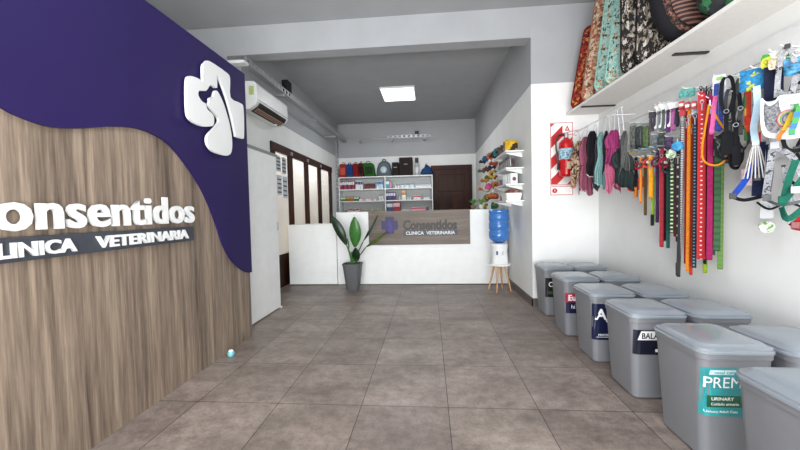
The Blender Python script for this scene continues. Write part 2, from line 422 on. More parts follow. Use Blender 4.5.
for nm, q in (('cross_emblem', ca), ('cat_silhouette', cb)):
    lg = MB().prism(smoothpoly(q, 3), lambda u, v, d: L(PX+d, u, v), .035, .055).build(nm, RAISE, sp)
    for u, v in ((2.7, 1.7), (2.6, 1.65)) if nm[1] == 'a' else ((2.35, 1.85), (2.9, 1.95), (2.6, 2.22)):
        MB().bx(L(PX+.026, u, v), (.02, .03, .03)).build('standoff', BLACK, lg)
text('lettering', 'Consentidos', 1.315, .168, .02, RAISE, sp, L(PX+.012, 1.022, 1.074), EAST, .018, 1.04)
bar = MB().prism(rpoly(1.29, .098, .012, 1.69, 1.0), lambda u, v, d: L(PX+d, u, v), .0005, .02).build('lettering_bar', mat('3a3d45', .5), sp)
text('lettering', 'CLINICA', .375, .062, .012, RAISE, sp, L(PX+.02, 1.13, .968), EAST, .03)
text('lettering', 'VETERINARIA', .665, .06, .012, RAISE, sp, L(PX+.02, 1.605, .970), EAST, .03)

# sliding white door behind it
sd = thing('sliding_door', 'tall plain white sliding door leaf just behind the wood panel', 'door', (-1.82, 3.5, 0))
MB().box(-.018, -.7, .012, .018, .585, 1.80).build('door_leaf', WHITE, sd, bevel=.003)
MB().box(-.022, -.7, 1.80, .026, .60, 1.83).build('top_rail', mat('8f9294', .4, .3), sd)
MB().box(-.012, .57, .0, .03, .61, .014).build('floor_guide', WHITEM, sd)
MB().box(.018, .535, .93, .03, .565, 1.03).build('latch', STEEL, sd)

# air conditioner
ac = thing('air_conditioner', 'white split air conditioner high on the left wall above the glazed partition', 'air conditioner', (XL, 4.65, 2.41))
prof = [(0, .0), (.12, .0), (.20, .05), (.23, .10), (.225, .30), (.19, .335), (0, .345)]
MB().prism(prof, lambda u, v, d: (u, d, v), -.47, .47).build('housing', mat('e6e8e6', .35, 0, .02), ac, bevel=.012)
MB().prism([(.10, -.003), (.203, .045), (.226, .088), (.215, .09), (.127, .012)], lambda u, v, d: (u+.004, d, v-.003), -.40, .40).build('air_outlet', BLACK, ac)
fl = MB()
for k in range(3): fl.prism([(.145+.02*k, .002+.0125*k), (.150+.02*k, .004+.0125*k), (.160+.02*k, -.012+.0125*k), (.155+.02*k, -.014+.0125*k)], lambda u, v, d: (u, d, v), -.39, .39)
fl.build('louvre', mat('c8a38f', .5), ac)
MB().box(.228, -.465, .112, .2325, .465, .116).build('panel_seam', BLACK, ac)
MB().box(.13, -.477, .17, .19, -.4705, .27).build('energy_sticker', mat('b9c77c', .6, 0, .3, 90), ac)
MB().lathe([(.03, 0), (.03, .02)], n=16).build('drain_cap', WHITEM, ac, (.1, .30, -.02))

# slotted metal rail round the back room
rl = thing('slotted_rail', 'long grey slotted angle rail on brackets running under the back room ceiling', 'rail', (0, 0, 0))
def slotted(mb, p, q, up=.07):
    p = Vector(p); q = Vector(q); d = (q-p); Ln = d.length; d.normalize(); n = d.cross(Vector((0, 0, 1)))
    k = int(Ln/.11)
    for j, z in ((0, 0), (1, up-.012)):
        a = p+Vector((0, 0, z)); b = q+Vector((0, 0, z))
        mb.add([a, b, b+Vector((0, 0, .012)), a+Vector((0, 0, .012)), a+n*.006, b+n*.006, b+n*.006+Vector((0, 0, .012)), a+n*.006+Vector((0, 0, .012))], [(0, 1, 2, 3), (4, 7, 6, 5), (0, 4, 5, 1), (3, 2, 6, 7), (0, 3, 7, 4), (1, 5, 6, 2)])
    for i in range(k+1):
        a = p+d*(Ln*i/k*.985)+Vector((0, 0, .012)); b = a+d*.05
        h = Vector((0, 0, up-.024))
        mb.add([a, b, b+h, a+h, a+n*.006, b+n*.006, b+h+n*.006, a+h+n*.006], [(0, 1, 2, 3), (4, 7, 6, 5), (0, 4, 5, 1), (3, 2, 6, 7), (0, 3, 7, 4), (1, 5, 6, 2)])
GALV = mat('a4a6a8', .4, .5, .05)
r1 = MB(); slotted(r1, (-2.02, 3.85, 2.83), (-2.02, 8.7, 2.87)); r1.build('rail_bar', GALV, rl)
MB().add([(-2.02, 3.85, 2.83), (-2.10, 3.85, 2.83), (-2.10, 8.7, 2.87), (-2.02, 8.7, 2.87), (-2.02, 3.85, 2.836), (-2.10, 3.85, 2.836), (-2.10, 8.7, 2.876), (-2.02, 8.7, 2.876)], [(0, 1, 2, 3), (4, 7, 6, 5), (0, 4, 5, 1), (1, 5, 6, 2), (2, 6, 7, 3), (3, 7, 4, 0)]).build('rail_flange', GALV, rl)
r2 = MB(); slotted(r2, (-2.02, 8.7, 2.93), (.06, 8.7, 2.93)); r2.build('rail_bar', GALV, rl)
MB().box(XL-.02, 3.80, 2.80, -2.0, 3.90, 2.83).build('end_plate', WHITEM, rl)
for y in (4.9, 6.3, 7.7): MB().box(XL, y, 2.79, -2.02, y+.04, 2.825).build('bracket', GALV, rl)
for x in (-1.7, -.9, -.1): MB().box(x, 8.7, 2.88, x+.03, YB, 2.92).build('bracket', GALV, rl)
r3 = MB(); 
for k in range(26): r3.box(-2.27, 8.58, .6+k*.088, -2.235, 8.585, .655+k*.088)
r3.box(-2.275, 8.58, .02, -2.27, 8.59, 2.87).box(-2.235, 8.58, .02, -2.23, 8.59, 2.87)
r3.build('upright', GALV, rl)
sb = thing('wall_speaker', 'black box speaker on the grey wall above the slotted rail', 'speaker', (XL, 5.55, 3.02))
MB().box(0.002, -.08, 0, .10, .08, .22).build('cabinet', BLACK, sb, bevel=.01)
MB().box(.10, -.068, .015, .105, .068, .205).build('grille', mat('1e1e21', .9, 0, .3, 300), sb)
s2 = thing('junction_box', 'tiny black box high on the back wall above the shelves', 'junction box', (-.27, YB, 3.03))
MB().box(-.05, -.06, 0, .05, -.001, .1).build('box_body', BLACK, s2, bevel=.006)
MB().box(-.03, -.064, .02, .03, -.06, .08).build('box_cover', CHAR, s2)
# ceiling lamp
lp = thing('ceiling_light', 'square white LED panel light on the back room ceiling', 'ceiling light', (-.54, 6.79, ZC))
MB().box(-.32, -.37, -.035, .32, .37, -.001).build('frame', WHITEM, lp, bevel=.004)
MB().box(-.30, -.35, -.039, .30, .35, -.0355).build('diffuser', emit('f7fbff', 2.2), lp)

lq = dup(lp, (-.2, .9, ZC), 0, 'added square white LED panel on the front room ceiling, out of view'); lq.scale = (1.9, 1.75, 1)  # unseen panel, added to go with the front room fill lamp

# ================================================================== RECEPTION COUNTER
CY = 5.37
ct = thing('reception_counter', 'long white reception desk with a wood sign board on its front', 'counter', (0, CY, 0))
MB().box(-1.435, 0, .012, 1.15, .03, 1.10).box(-1.435, .03, .012, -1.40, .55, 1.10).box(1.115, .03, .012, 1.15, .55, 1.10).build('front_panel', WHITE, ct, bevel=.002)
MB().box(-1.44, -.005, 1.10, 1.155, .60, 1.13).build('desktop', WHITE, ct, bevel=.003)
MB().box(-1.42, .01, 0, 1.14, .5, .0115).build('plinth', BLACK, ct)
sg = MB().box(-.93, -.028, .617, .603, -.006, 1.135).build('sign_board', LAMH, ct)
PURL = mat('1d0f58', .5, 0, .03)
def S2(px, py): p_ = at(px, py, 'Y', CY-.03); return p_
e0 = S2(381.3, 217); e1 = S2(398, 233.5)
ex, ez = (e0.x+e1.x)/2, (e0.z+e1.z)/2; ew = (e1.x-e0.x)/2; eh = (e0.z-e1.z)/2
a_ = .52
cr = [(-a_, 1), (a_, 1), (a_, a_), (1, a_), (1, -a_), (a_, -a_), (a_, -1), (-a_, -1), (-a_, -a_), (-1, -a_), (-1, a_), (-a_, a_)]
crs = []
for i, (u, v) in enumerate(cr):                     # rounded corners of the cross
    pv, nx = Vector(cr[i-1]), Vector(cr[(i+1) % 12]); c_ = Vector((u, v))
    for w_, tgt in ((.2, pv), (.06, pv), (.06, nx), (.2, nx)):
        crs.append(tuple(c_+(tgt-c_).normalized()*w_))
MB().prism(crs, lambda u, v, d: (ex+u*ew, -.028-d, ez+v*eh), .0005, .014).build('cross_emblem', PURL, sg)
MB().prism(smoothpoly([(-.1, .55), (.05, .5), (.3, -.1), (.35, -.8), (0, -.9), (-.3, -.6), (-.05, -.2), (-.3, 0), (-.45, .2), (-.2, .15)], 2), lambda u, v, d: (ex+u*ew, -.042-d, ez+v*eh), .0005, .003).build('cat_silhouette', mat('36277a', .5), sg)
a0 = S2(403, 229.5); a1 = S2(457, 222)
text('lettering', 'Consentidos', a1.x-a0.x, .155, .01, mat('2c2826', .5), sg, (a0.x, -.0285, a0.z-.012), FRONT, .045, .97)
b0 = S2(404, 235.7); b1 = S2(457, 229.8)
MB().prism(rpoly(b1.x-b0.x+.02, .085, .01, (b0.x+b1.x)/2, b0.z+.038), lambda u, v, d: (u, -.028-d, v), .0005, .009).build('lettering_bar', mat('3c3f48', .5), sg)
text('lettering', 'CLINICA  VETERINARIA', b1.x-b0.x-.06, .052, .006, RAISE, sg, (b0.x+.03, -.038, b0.z+.012), FRONT, .025)
cw = thing('side_counter', 'low plain white counter between the glazed partition and the reception desk', 'counter', (-1.85, CY, 0))
MB().box(-.36, .0, .014, .405, .03, .925).box(-.36, .03, .014, -.33, .5, .925).build('front_panel', WHITE, cw, bevel=.002)
MB().box(-.365, -.004, .925, .405, .5, .95).build('countertop', WHITE, cw, bevel=.003)
MB().box(-.35, .01, 0, .4, .45, .0135).build('plinth', BLACK, cw)

# ================================================================== POTTED PLANT
pp = thing('potted_plant', 'tall broad leaved plant in a grey pot before the reception desk', 'plant', (-1.13, 5.06, 0))
MB().loft([rrect(.085, .085, .05, 0), rrect(.10, .10, .06, .08), rrect(.133, .133, .07, .365), rrect(.14, .14, .07, .37), rrect(.14, .14, .07, .385), rrect(.122, .122, .06, .385), rrect(.118, .118, .06, .34)], True).build('pot', mat('55575a', .55, 0, .05), pp, smooth=True)
MB().lathe([(.001, .338), (.11, .340), (.11, .344), (.001, .352)], n=16, cap=False).build('soil', mat('2b211a', .95, 0, .3, 60, .5), pp)
GD = mat('16301a', .35, 0, .15, 18); GL = mat('35702a', .35, 0, .15, 18); GO = mat('4c5a24', .4, 0, .15, 18)
def leaf(px0, py0, px1, py1, w, dy, m, bend=.03, stalk=True):
    'blade from its lower end to its tip, both sighted on the plant plane'
    A = at(px0, py0, 'Y', 5.06); B = at(px1, py1, 'Y', 5.06)
    A = Vector((A.x+1.13, 0, A.z)); B = Vector((B.x+1.13, dy, B.z)); D = B-A; sd_ = Vector((D.z, 0, -D.x)).normalized()
    n = 12; v = []; f = []
    for i in range(n+1):
        t = i/n; ww = w/2*max(.02, math.sin(PI*min(1, t*.93+.04))**.8)
        c_ = A+D*t+Vector((0, -bend*math.sin(PI*t), 0))+sd_*(bend*.6*math.sin(PI*t))
        for s_, q in ((-1, 0), (0, .014), (1, 0)):
            v.append(c_+sd_*ww*s_+Vector((0, q, 0)))
    for i in range(n):
        for k in (0, 1): f.append((i*3+k, i*3+k+1, i*3+k+4, i*3+k+3))
    mb = MB().add(v, f); o = mb.build('leaf', m, pp, smooth=True)
    sm = o.modifiers.new('thick', 'SOLIDIFY'); sm.thickness = .003
    if stalk:
        S0 = Vector((random.uniform(-.02, .02), random.uniform(-.02, .02), .34))
        MB().tube(curve3([S0, S0.lerp(A, .5)+Vector((.01, -.01, .02)), A, A+D*.15], 5), [.011]*5+[.009]*5+[.005]*6, 6).build('stalk', mat('3d5a2c', .5), pp)
leaf(346.5, 245, 331, 215, .135, -.03, GD, .04)
leaf(355, 247, 355.5, 217, .175, -.08, GL, .02)
leaf(366, 247, 387, 231.5, .055, -.12, GO, .02)
leaf(363.5, 241, 378, 215, .045, -.02, GD, .02)
leaf(356, 262, 357, 247, .12, -.10, GD, .01)
leaf(352, 265, 352.5, 251, .06, -.05, GL, .01)
leaf(349, 250, 347, 238, .03, .02, GL, .01)

# ================================================================== WATER DISPENSER
WX, WY = .95, 4.95
st = thing('wooden_stool', 'small round white topped stool with splayed wooden legs by the desk end', 'stool', (WX, WY, 0))
MB().lathe([(.15, .355), (.155, .36), (.155, .375), (.15, .38)], n=28).build('seat', WHITE, st, smooth=True)
LW = wood('a97b4e', 'c4986a', 'd3aa7c', (30, 30, 3), .5, False)
for k in range(4):
    a = PI/4+PI/2*k+.35; MB().tube([(.155*math.cos(a), .155*math.sin(a), 0), (.07*math.cos(a), .07*math.sin(a), .356)], [.010, .017], 10).build('leg', LW, st)
ds = thing('water_dispenser', 'white ceramic style tap base standing on the wooden stool', 'water dispenser', (WX, WY, .38))
MB().loft([rrect(.105, .105, .05, 0), rrect(.11, .11, .05, .02), rrect(.10, .10, .06, .17), rrect(.115, .115, .1, .265), rrect(.10, .10, .095, .28)]).build('base', WHITEM, ds, smooth=True)
MB().lathe([(.012, 0), (.012, .05)], n=10).box(-.007, -.03, .01, .007, 0, .025).build('tap', mat('31578c', .4), ds, (-.05, -.12, .13))
MB().lathe([(.012, 0), (.012, .05)], n=10).box(-.007, -.03, .01, .007, 0, .025).build('tap', mat('d8dadb', .4), ds, (.03, -.12, .13))
jg = thing('water_bottle', 'large blue water bottle upside down on the white dispenser', 'bottle', (WX, WY, .669))
JB = mat('4d8bd8', .12, 0, .1, 6)
JB.node_tree.nodes['Principled BSDF'].inputs['Transmission Weight'].default_value = .35
MB().lathe([(.04, 0), (.09, .015), (.128, .05), (.135, .09), (.135, .15), (.128, .16), (.128, .175), (.135, .185), (.135, .27), (.128, .28), (.128, .295), (.135, .305), (.135, .38), (.128, .395), (.135, .41), (.135, .435), (.12, .452), (.08, .456)], n=32).build('bottle_body', JB, jg, smooth=True)
MB().lathe([(.045, .0), (.06, .012)], n=20).build('neck', mat('1b3f8a', .3), jg, (0, 0, -.008))

# ================================================================== FIRE EXTINGUISHER
fs = thing('extinguisher_sign', 'red and white striped board behind the fire extinguisher', 'sign', (1.495, YP, 1.38))
MB().box(-.122, -.008, 0, .122, -.001, .70).build('board', mat('e9e5e2', .5), fs)
RED = mat('b3121c', .45, 0, .04)
rb = MB()
def clip_poly(poly, x0, x1, z0, z1):
    for ax, lim, sg_ in ((0, x0, 1), (0, x1, -1), (1, z0, 1), (1, z1, -1)):
        out = []
        for i in range(len(poly)):
            p_, q_ = poly[i-1], poly[i]; ip = (p_[ax]-lim)*sg_ >= 0; iq = (q_[ax]-lim)*sg_ >= 0
            if ip != iq:
                t = (lim-p_[ax])/(q_[ax]-p_[ax]); out.append((p_[0]+(q_[0]-p_[0])*t, p_[1]+(q_[1]-p_[1])*t))
            if iq: out.append(q_)
        poly = out
        if not poly: break
    return poly
for k in range(-1, 4):
    z = -.06+k*.235
    q = clip_poly([(-.14, z-.02), (.14, z+.26), (.14, z+.385), (-.14, z+.105)], -.114, .114, .01, .69)
    if len(q) > 2: rb.prism(q, lambda u, v, d: (u, -d, v), .0083, .0095)
rb.build('red_stripes', RED, fs)
MB().prism([(-.122, 0), (.122, 0), (.122, .70), (-.122, .70), (-.122, .006), (-.116, .006), (-.116, .694), (.116, .694), (.116, .006), (-.122, .006)], lambda u, v, d: (u, -d, v), .0081, .0092).build('red_border', RED, fs)
MB().box(.012, -.0115, .585, .112, -.010, .69).build('class_label', mat('efe9e6', .5), fs)
tri = MB(); tri.prism([(.035, .605), (.09, .605), (.062, .665)], lambda u, v, d: (u, -d, v), .012, .0125); tri.build('triangle_mark', RED, fs)
text('lettering', 'A', .018, .026, .0006, mat('ffffff', .5), fs, (.053, -.0126, .612), FRONT, .02)
f2 = thing('instruction_sign', 'small white and red instruction plate below the extinguisher board', 'sign', (1.495, YP, 1.268))
MB().box(-.122, -.007, 0, .122, -.001, .10).build('plate', mat('eeeae8', .5), f2)
MB().box(-.122, -.0085, 0, .122, -.007, .006).box(-.122, -.0085, .094, .122, -.007, .10).box(-.122, -.0085, .006, -.116, -.007, .094).box(.116, -.0085, .006, .122, -.007, .094).build('border', RED, f2)
MB().prism(ell(-.075, .05, .028, .028), lambda u, v, d: (u, -d, v), .0075, .0085).build('red_disc', RED, f2)
text('lettering', '!', .007, .032, .0006, mat('ffffff', .5), f2, (-.0785, -.0095, .034), FRONT, .02)
fx = thing('fire_extinguisher', 'red fire extinguisher hung in front of the striped board', 'fire extinguisher', (1.515, 4.055, 1.465)); fx.scale = (.9, .9, .98)
REDG = mat('b50f18', .22, 0, .03)
MB().lathe([(.07, 0), (.082, .012), (.085, .03), (.085, .34), (.078, .38), (.05, .41), (.028, .425), (.024, .44)], n=28).build('cylinder', REDG, fx, smooth=True)
MB().lathe([(.0855, .19), (.0865, .19), (.0865, .31), (.0855, .31)], n=28, cap=False).build('label_band', mat('9cc4dd', .5, 0, .5, 45), fx)
MB().prism(rpoly(.05, .08, .01, 0, .12), lambda u, v, d: (u, -d, v), .0845, .089).build('white_label', mat('e3c9a8', .5, 0, .2, 60), fx)
MB().lathe([(.026, .435), (.026, .475), (.012, .49)], n=14).build('valve', STEEL, fx)
MB().ribbon([(0, 0, .485), (.03, -.01, .50), (.09, -.03, .505), (.13, -.04, .50)], .022, .006, (0, 1, .2)).ribbon([(0, 0, .465), (.05, -.01, .47), (.11, -.03, .45)], .02, .005, (0, 1, .2)).build('handle', RED, fx)
MB().tube(curve3([(-.02, 0, .465), (-.09, -.01, .46), (-.125, -.01, .38), (-.115, -.01, .25), (-.10, -.01, .15)], 5), .010, 8).build('hose', BLACK, fx)
MB().tube([(-.10, -.01, .16), (-.098, -.01, .08)], [.011, .018], 10).build('nozzle', BLACK, fx)

# ================================================================== FEED BINS
BIN = mat('7d7f84', .38, 0, .03, 5); LID = mat('8c949c', .22, 0, .03, 5); LIDC = mat('8a9299', .08, 0, .03, 5, 0, .8)
def body_ring(z):
    t = z/.475; return .124+.026*t, .140+.026*t, .034+.004*t
def make_bin(label, x, yn, lidm=LID):
    b = thing('feed_bin', label, 'bin', (x, yn+.175, 0), 0)
    R_ = [rrect(*[q-.012 for q in body_ring(0)], 0)]
    R_ += [rrect(*body_ring(z), z) for z in (.012, .2, .44)]
    hx, hy, r = body_ring(.44)
    R_ += [rrect(hx+.006, hy+.006, r+.006, .443), rrect(hx+.008, hy+.008, r+.008, .475)]
    MB().loft(R_).build('body', BIN, b, smooth=True)
    q = .157; w = .172
    MB().loft([rrect(q, w, .05, .464), rrect(q+.004, w+.004, .052, .467), rrect(q+.004, w+.004, .052, .476), rrect(q-.001, w-.001, .05, .479), rrect(q-.001, w-.001, .05, .488), rrect(q-.006, w-.006, .048, .4905), rrect(q-.012, w-.012, .046, .4915),
               rrect(q-.024, w-.024, .043, .5005), rrect(q-.032, w-.032, .04, .5035), rrect(q-.08, w-.08, .04, .507)]).build('lid', lidm, b, smooth=True)
    b.scale = (1, 1, 1.035)
    return b
def bin_label(b, z0, z1, u0, u1, m, nm='label_sticker'):
    'sticker that follows the tapering, rounded front of the bin from u0 (left, wraps the corner) to u1'
    cols = []
    n = 14; mb = MB(); v = []; f = []
    for z in (z0, z1):
        hx, hy, r = body_ring(z); hx += .0012; hy += .0012
        for i in range(n+1):
            u = u0+(u1-u0)*i/n                       # x measured along the front, 0 = left edge of the flat
            if u < -hx+r:
                a = min(PI/2, ((-hx+r)-u)/r); x = -hx+r-r*math.sin(a); y = -hy+r-r*math.cos(a)
            else: x = u; y = -hy
            v.append((x, y, z))
    for i in range(n): f.append((i, i+1, n+2+i, n+1+i))
    mb.add(v, f); o = mb.build(nm, m, b); s_ = o.modifiers.new('t', 'SOLIDIFY'); s_.thickness = .0008; s_.offset = 1
    return o
BX, BX2 = 1.253, 1.64
fr = [('front-row grey feed bin with a small black label, farthest from the camera', 3.72, .06),
      ('front-row grey feed bin with a red and navy label', 3.12, .042),
      ('front-row grey feed bin with a large navy label reading Ag', 2.58, .035),
      ('front-row grey feed bin with a black and white label starting BALA', 2.085, .038),
      ('front-row grey feed bin with a teal and green label starting PREM', 1.575, .042),
      ('front-row grey feed bin nearest the camera in the lower right corner', 1.06, .022)]
bins = [make_bin(l, BX+dx, y, LIDC if i == 4 else LID) for i, (l, y, dx) in enumerate(fr)]
bk = [('back-row grey feed bin in the far corner behind the black-label bin', 3.70),
      ('back-row grey feed bin behind the red and navy label bin', 3.13),
      ('back-row grey feed bin behind the bin with the large navy Ag label', 2.56),
      ('back-row grey feed bin behind the bin whose label starts BALA', 2.08),
      ('back-row grey feed bin at right edge behind the bin whose label starts PREM', 1.55)]
for i, (l, y) in enumerate(bk): make_bin(l, BX2-(.003*i), y)
TW = mat('f4f5f5', .5, 0, .01); NAVY = mat('10183c', .4, 0, .04); BLK = mat('121214', .4)
def btext(lab, b, s, x, z, w, h, m, bold=.01):
    hy = body_ring(z)[1]
    o = text('lettering', s, w, h, .0006, m, lab, (x, -hy-.0036, z), ((1, 0, 0), (0, -.063, 1), (0, -1, 0)), bold)
    hx, hy, rr = body_ring(z)
    for v in o.data.vertices:                        # follow the rounded corner of the bin
        q = (-hx+rr)-(v.co.x+x)
        if q > 0: v.co.y += rr-math.sqrt(max(0, rr*rr-q*q))
    return o
def patch(lab, nm_, pts, m, off=.0022):
    return MB().prism(pts, lambda u, v, d: (u, -body_ring(v)[1]-off-d, v), 0, .0006).build(nm_, m, lab)
def rc(x0, z0, x1, z1): return [(x0, z0), (x1, z0), (x1, z1), (x0, z1)]
o = bin_label(bins[0], .195, .39, -.133, .06, BLK)
btext(o, bins[0], 'Ol', -.100, .30, .07, .05, TW); patch(o, 'green_band', rc(-.11, .225, .05, .255), mat('39543a', .5, 0, .3, 200))
o = bin_label(bins[1], .295, .372, -.138, .05, mat('a81d3c', .4)); btext(o, bins[1], 'Euk', -.112, .308, .10, .05, TW, .03)
o = bin_label(bins[1], .20, .2945, -.130, .05, NAVY); btext(o, bins[1], 'hi', -.086, .24, .03, .035, TW, 0); btext(o, bins[1], 'I H', -.036, .24, .05, .035, TW, 0)
o = bin_label(bins[2], .165, .42, -.148, .09, NAVY); btext(o, bins[2], 'Ag', -.126, .285, .125, .10, TW, .025)
btext(o, bins[2], 'PERFORMANCE', -.101, .195, .14, .013, TW, .01); patch(o, 'white_line', rc(-.115, .184, .06, .187), TW)
o = bin_label(bins[3], .26, .40, -.140, .13, mat('15182a', .4))
patch(o, 'white_band', [(-.118, .343), (.12, .343), (.12, .393), (-.10, .393)], TW)
btext(o, bins[3], 'BALANCED', -.096, .350, .195, .034, BLK, .02); btext(o, bins[3], 'ADULT', .009, .315, .06, .013, TW)
patch(o, 'white_square', rc(-.02, .275, -.003, .292), TW)
TEAL = mat('2f979b', .4, 0, .15, 12)
o = bin_label(bins[4], .20, .408, -.146, .142, TEAL)
patch(o, 'white_band', [(-.118, .380), (-.02, .380), (-.01, .400), (-.115, .400)], mat('c9e4e6', .5))
btext(o, bins[4], 'vetal', -.098, .384, .04, .012, TEAL, 0); btext(o, bins[4], 'can', -.048, .384, .03, .010, TEAL, 0)
btext(o, bins[4], 'PREMIUM', -.132, .324, .255, .046, TW, 0)
patch(o, 'green_band', rc(-.12, .240, .135, .290), mat('1c5a3e', .4))
btext(o, bins[4], 'URINARY', -.104, .270, .09, .014, TW, .01); btext(o, bins[4], 'Cuidado urinario', -.104, .249, .11, .012, TW, 0); btext(o, bins[4], 'Urinary Adult Cats', -.126, .213, .13, .014, TW, 0)

# small ball freshener on the floor
bl = thing('air_freshener', 'small pale blue ball lying against the foot of the wood panel', 'air freshener', (*at(231, 353, 'Z', .03)[:2], 0))
MB().lathe([(.004, 0), (.018, .004), (.026, .018), (.027, .03), (.02, .045), (.006, .052)], n=18).build('shell', mat('6fb6c0', .3), bl, smooth=True)
MB().lathe([(.016, .038), (.02, .046), (.014, .055), (.004, .057)], n=14).build('cap', TW, bl, smooth=True)

# ================================================================== BACK SHELVES
UX0, UX1, UXM, UY0, UY1 = -2.215, .095, -1.06, 8.58, 8.93
us = thing('shelf_unit', 'white open shelf unit full of products on the back wall', 'shelf unit', (0, 0, 0))
LV = [2.0, 1.70, 1.41, 1.11, .78, .45, .1]
for i, z in enumerate(LV):
    MB().box(UX0, UY0, z-.025, UX1, UY1, z).build('shelf_board', WHITEM, us)
for x in (UX0, UXM-.012, UX1-.025): MB().box(x, UY0-.002, 0, x+.025, UY1, 2.001).build('side_panel', WHITEM, us)
MB().box(UX0, UY1, 0, UX1, UY1+.01, 2.0).build('back_panel', mat('cfd2d2', .6), us)
def bxp(px): return -2.215+(px-338)*.0244
def pbox(name, label, cat, group, x, z, w, h, d, m, m2=None, y=None):
    y = UY0+.03 if y is None else y
    b = MB().box(-w/2, 0, 0, w/2, d, h).build('carton', m)
    if m2:
        r = thing(name, label, cat, (x+w/2, y, z), 0, group); b.parent = r
        MB().box(-w/2+.002, -.0015, h*.55, w/2-.002, 0, h*.9).build('printed_label', m2, r)
        return r
    b.name = name; b.location = (x+w/2, y, z); return tag(b, label, cat, group)
def pbottle(name, label, cat, group, x, z, r_, h, m, cap, y=None):
    y = UY0+.03+r_ if y is None else y
    t = thing(name, label, cat, (x+r_, y, z), 0, group)
    MB().lathe([(r_*.9, 0), (r_, .005), (r_, h*.72), (r_*.45, h*.82)], n=14).build('container', m, t, smooth=True)
    MB().lathe([(r_*.5, h*.82), (r_*.5, h)], n=12).build('cap', cap, t)
    return t
P = lambda c: mat(c, .45, 0, .05, 40)
def row(level, px0, px1, spec, depth=.14):
    'fill one bay from px0 to px1 with the listed products, one by one'
    x = bxp(px0); x1 = bxp(px1); i = 0
    while x < x1:
        k, w, h, c, c2, lab, grp = spec[i % len(spec)]
        w_ = w; h_ = h*random.uniform(.97, 1.03)
        if x+w_ > x1: break
        if k == 'b': pbox('product_box', lab, 'box', grp, x, LV[level], w_, h_, depth, P(c), P(c2) if c2 else None)
        else: pbottle('product_jar', lab, 'jar', grp, x, LV[level], w_/2, h_, P(c), P(c2))
        x += w_+.006; i += 1
g = 'tall boxes at the left of the top back shelf'
row(1, 339.5, 355, [('b', .045, .20, 'b0222a', 'e8e8e8', 'tall slim red box with white label on the upper left back shelf', g),
                    ('b', .045, .21, '1f2c5e', 'd9dce4', 'tall slim navy box with white label on the upper left back shelf', g+', navy')])
g = 'white boxes on the upper left back shelf'
row(1, 355.2, 364, [('b', .055, .21, 'e6e6e8', '3a2f6a', 'tall white box with dark violet label on the upper left back shelf', g)])
row(1, 364.2, 376, [('b', .075, .13, '6e1c1d', '2a2c34', 'low dark red box between the white and the blue boxes, upper left back shelf', 'dark red boxes on the upper back shelf')])
row(1, 376.5, 384, [('b', .05, .19, 'c8dbe8', '2b6ea8', 'pale blue box with blue label beside the shelf divider, upper left bay', 'pale blue boxes beside the shelf divider')])
row(1, 386, 394, [('b', .085, .19, '2f97b4', 'e6eef0', 'teal box with white label at the left of the upper right bay', 'teal boxes in the upper right bay'),
                  ('b', .05, .17, 'c9909c', None, 'plain dusty pink box between teal boxes in upper right bay', 'pink boxes in the upper right bay')])
row(1, 394.5, 400, [('j', .06, .08, 'e9e9e9', 'cfcfcf', 'small white jar left of the blue lidded tubs, upper right bay', 'white jars of the upper right bay')])
row(1, 400, 415, [('j', .115, .10, 'e3edf0', '2496b4', 'squat white tub with blue lid in the upper right bay', 'blue lidded tubs in the upper right bay')])
row(1, 415.5, 431, [('b', .09, .075, 'e8eaea', 'b9c7d6', 'low white carton at the right of the upper right bay', 'low white cartons in the upper right bay')])
row(2, 339.5, 345, [('b', .06, .10, '3f7a4a', 'e6e6da', 'small green box at the left of the middle left back shelf', 'green boxes on the middle left shelf')])
row(2, 345.2, 353, [('b', .09, .11, '8a5a26', 'c79a3e', 'small brown and gold box on the middle left back shelf', 'brown boxes on the middle left shelf')])
row(2, 353.2, 358, [('b', .055, .10, '2f5f3a', 'e9e6cf', 'small dark green box with cream label right of the brown boxes', 'dark green boxes on the middle left shelf')])
row(2, 358.5, 378, [('b', .07, .05, 'e6e0de', None, 'tiny plain white carton on the middle left back shelf', 'white cartons on the middle left shelf'),
                    ('b', .08, .055, 'd8a9ae', None, 'tiny plain pink carton on the middle left back shelf', 'pink cartons on the middle left shelf'),
                    ('j', .04, .06, 'e8e8e4', 'c9cfcf', 'tiny white jar on the middle left back shelf', 'tiny jars on the middle left shelf')])
row(2, 378.5, 384, [('j', .055, .14, 'dfe3e2', '3a3d40', 'white bottle with dark cap by the divider, middle left shelf', 'white bottles with dark caps by the divider')])
row(2, 386, 398, [('b', .06, .19, '24285a', 'cfd3e0', 'navy box with pale label in the middle right bay', 'navy boxes in the middle right bay'),
                  ('b', .045, .19, '4f3a78', 'e4dfee', 'violet box with pale label in the middle right bay', 'violet boxes in the middle right bay')])
row(2, 398.5, 401.5, [('j', .05, .09, 'bfe0dc', 'e8e8e8', 'pale mint jar left of the orange and white carton', 'mint jars of the middle right bay')])
pbox('product_box', 'white carton topped by an orange carton in the middle right bay', 'box', None, bxp(401.7), LV[2], .10, .12, .14, P('efe9df'), P('f6f3ec'))
pbox('product_box', 'orange carton standing on a white carton, middle right bay', 'box', None, bxp(401.9), LV[2]+.12, .09, .11, .12, P('c9803a'), P('e8c48c'), UY0+.035)
row(2, 406.5, 413, [('j', .055, .07, 'cfe6e8', 'f0f0f0', 'small pale aqua jar right of the stacked cartons', 'aqua jars of the middle right bay')])
row(2, 413.5, 423, [('b', .085, .11, 'e8e6e6', 'c9473f', 'white carton with red label in the middle right bay', 'red labelled cartons in the middle right bay')])
row(2, 423.5, 431.5, [('b', .07, .055, 'e3e9ea', None, 'low pale carton at the right end of the middle right bay', 'pale cartons in the middle right bay')])
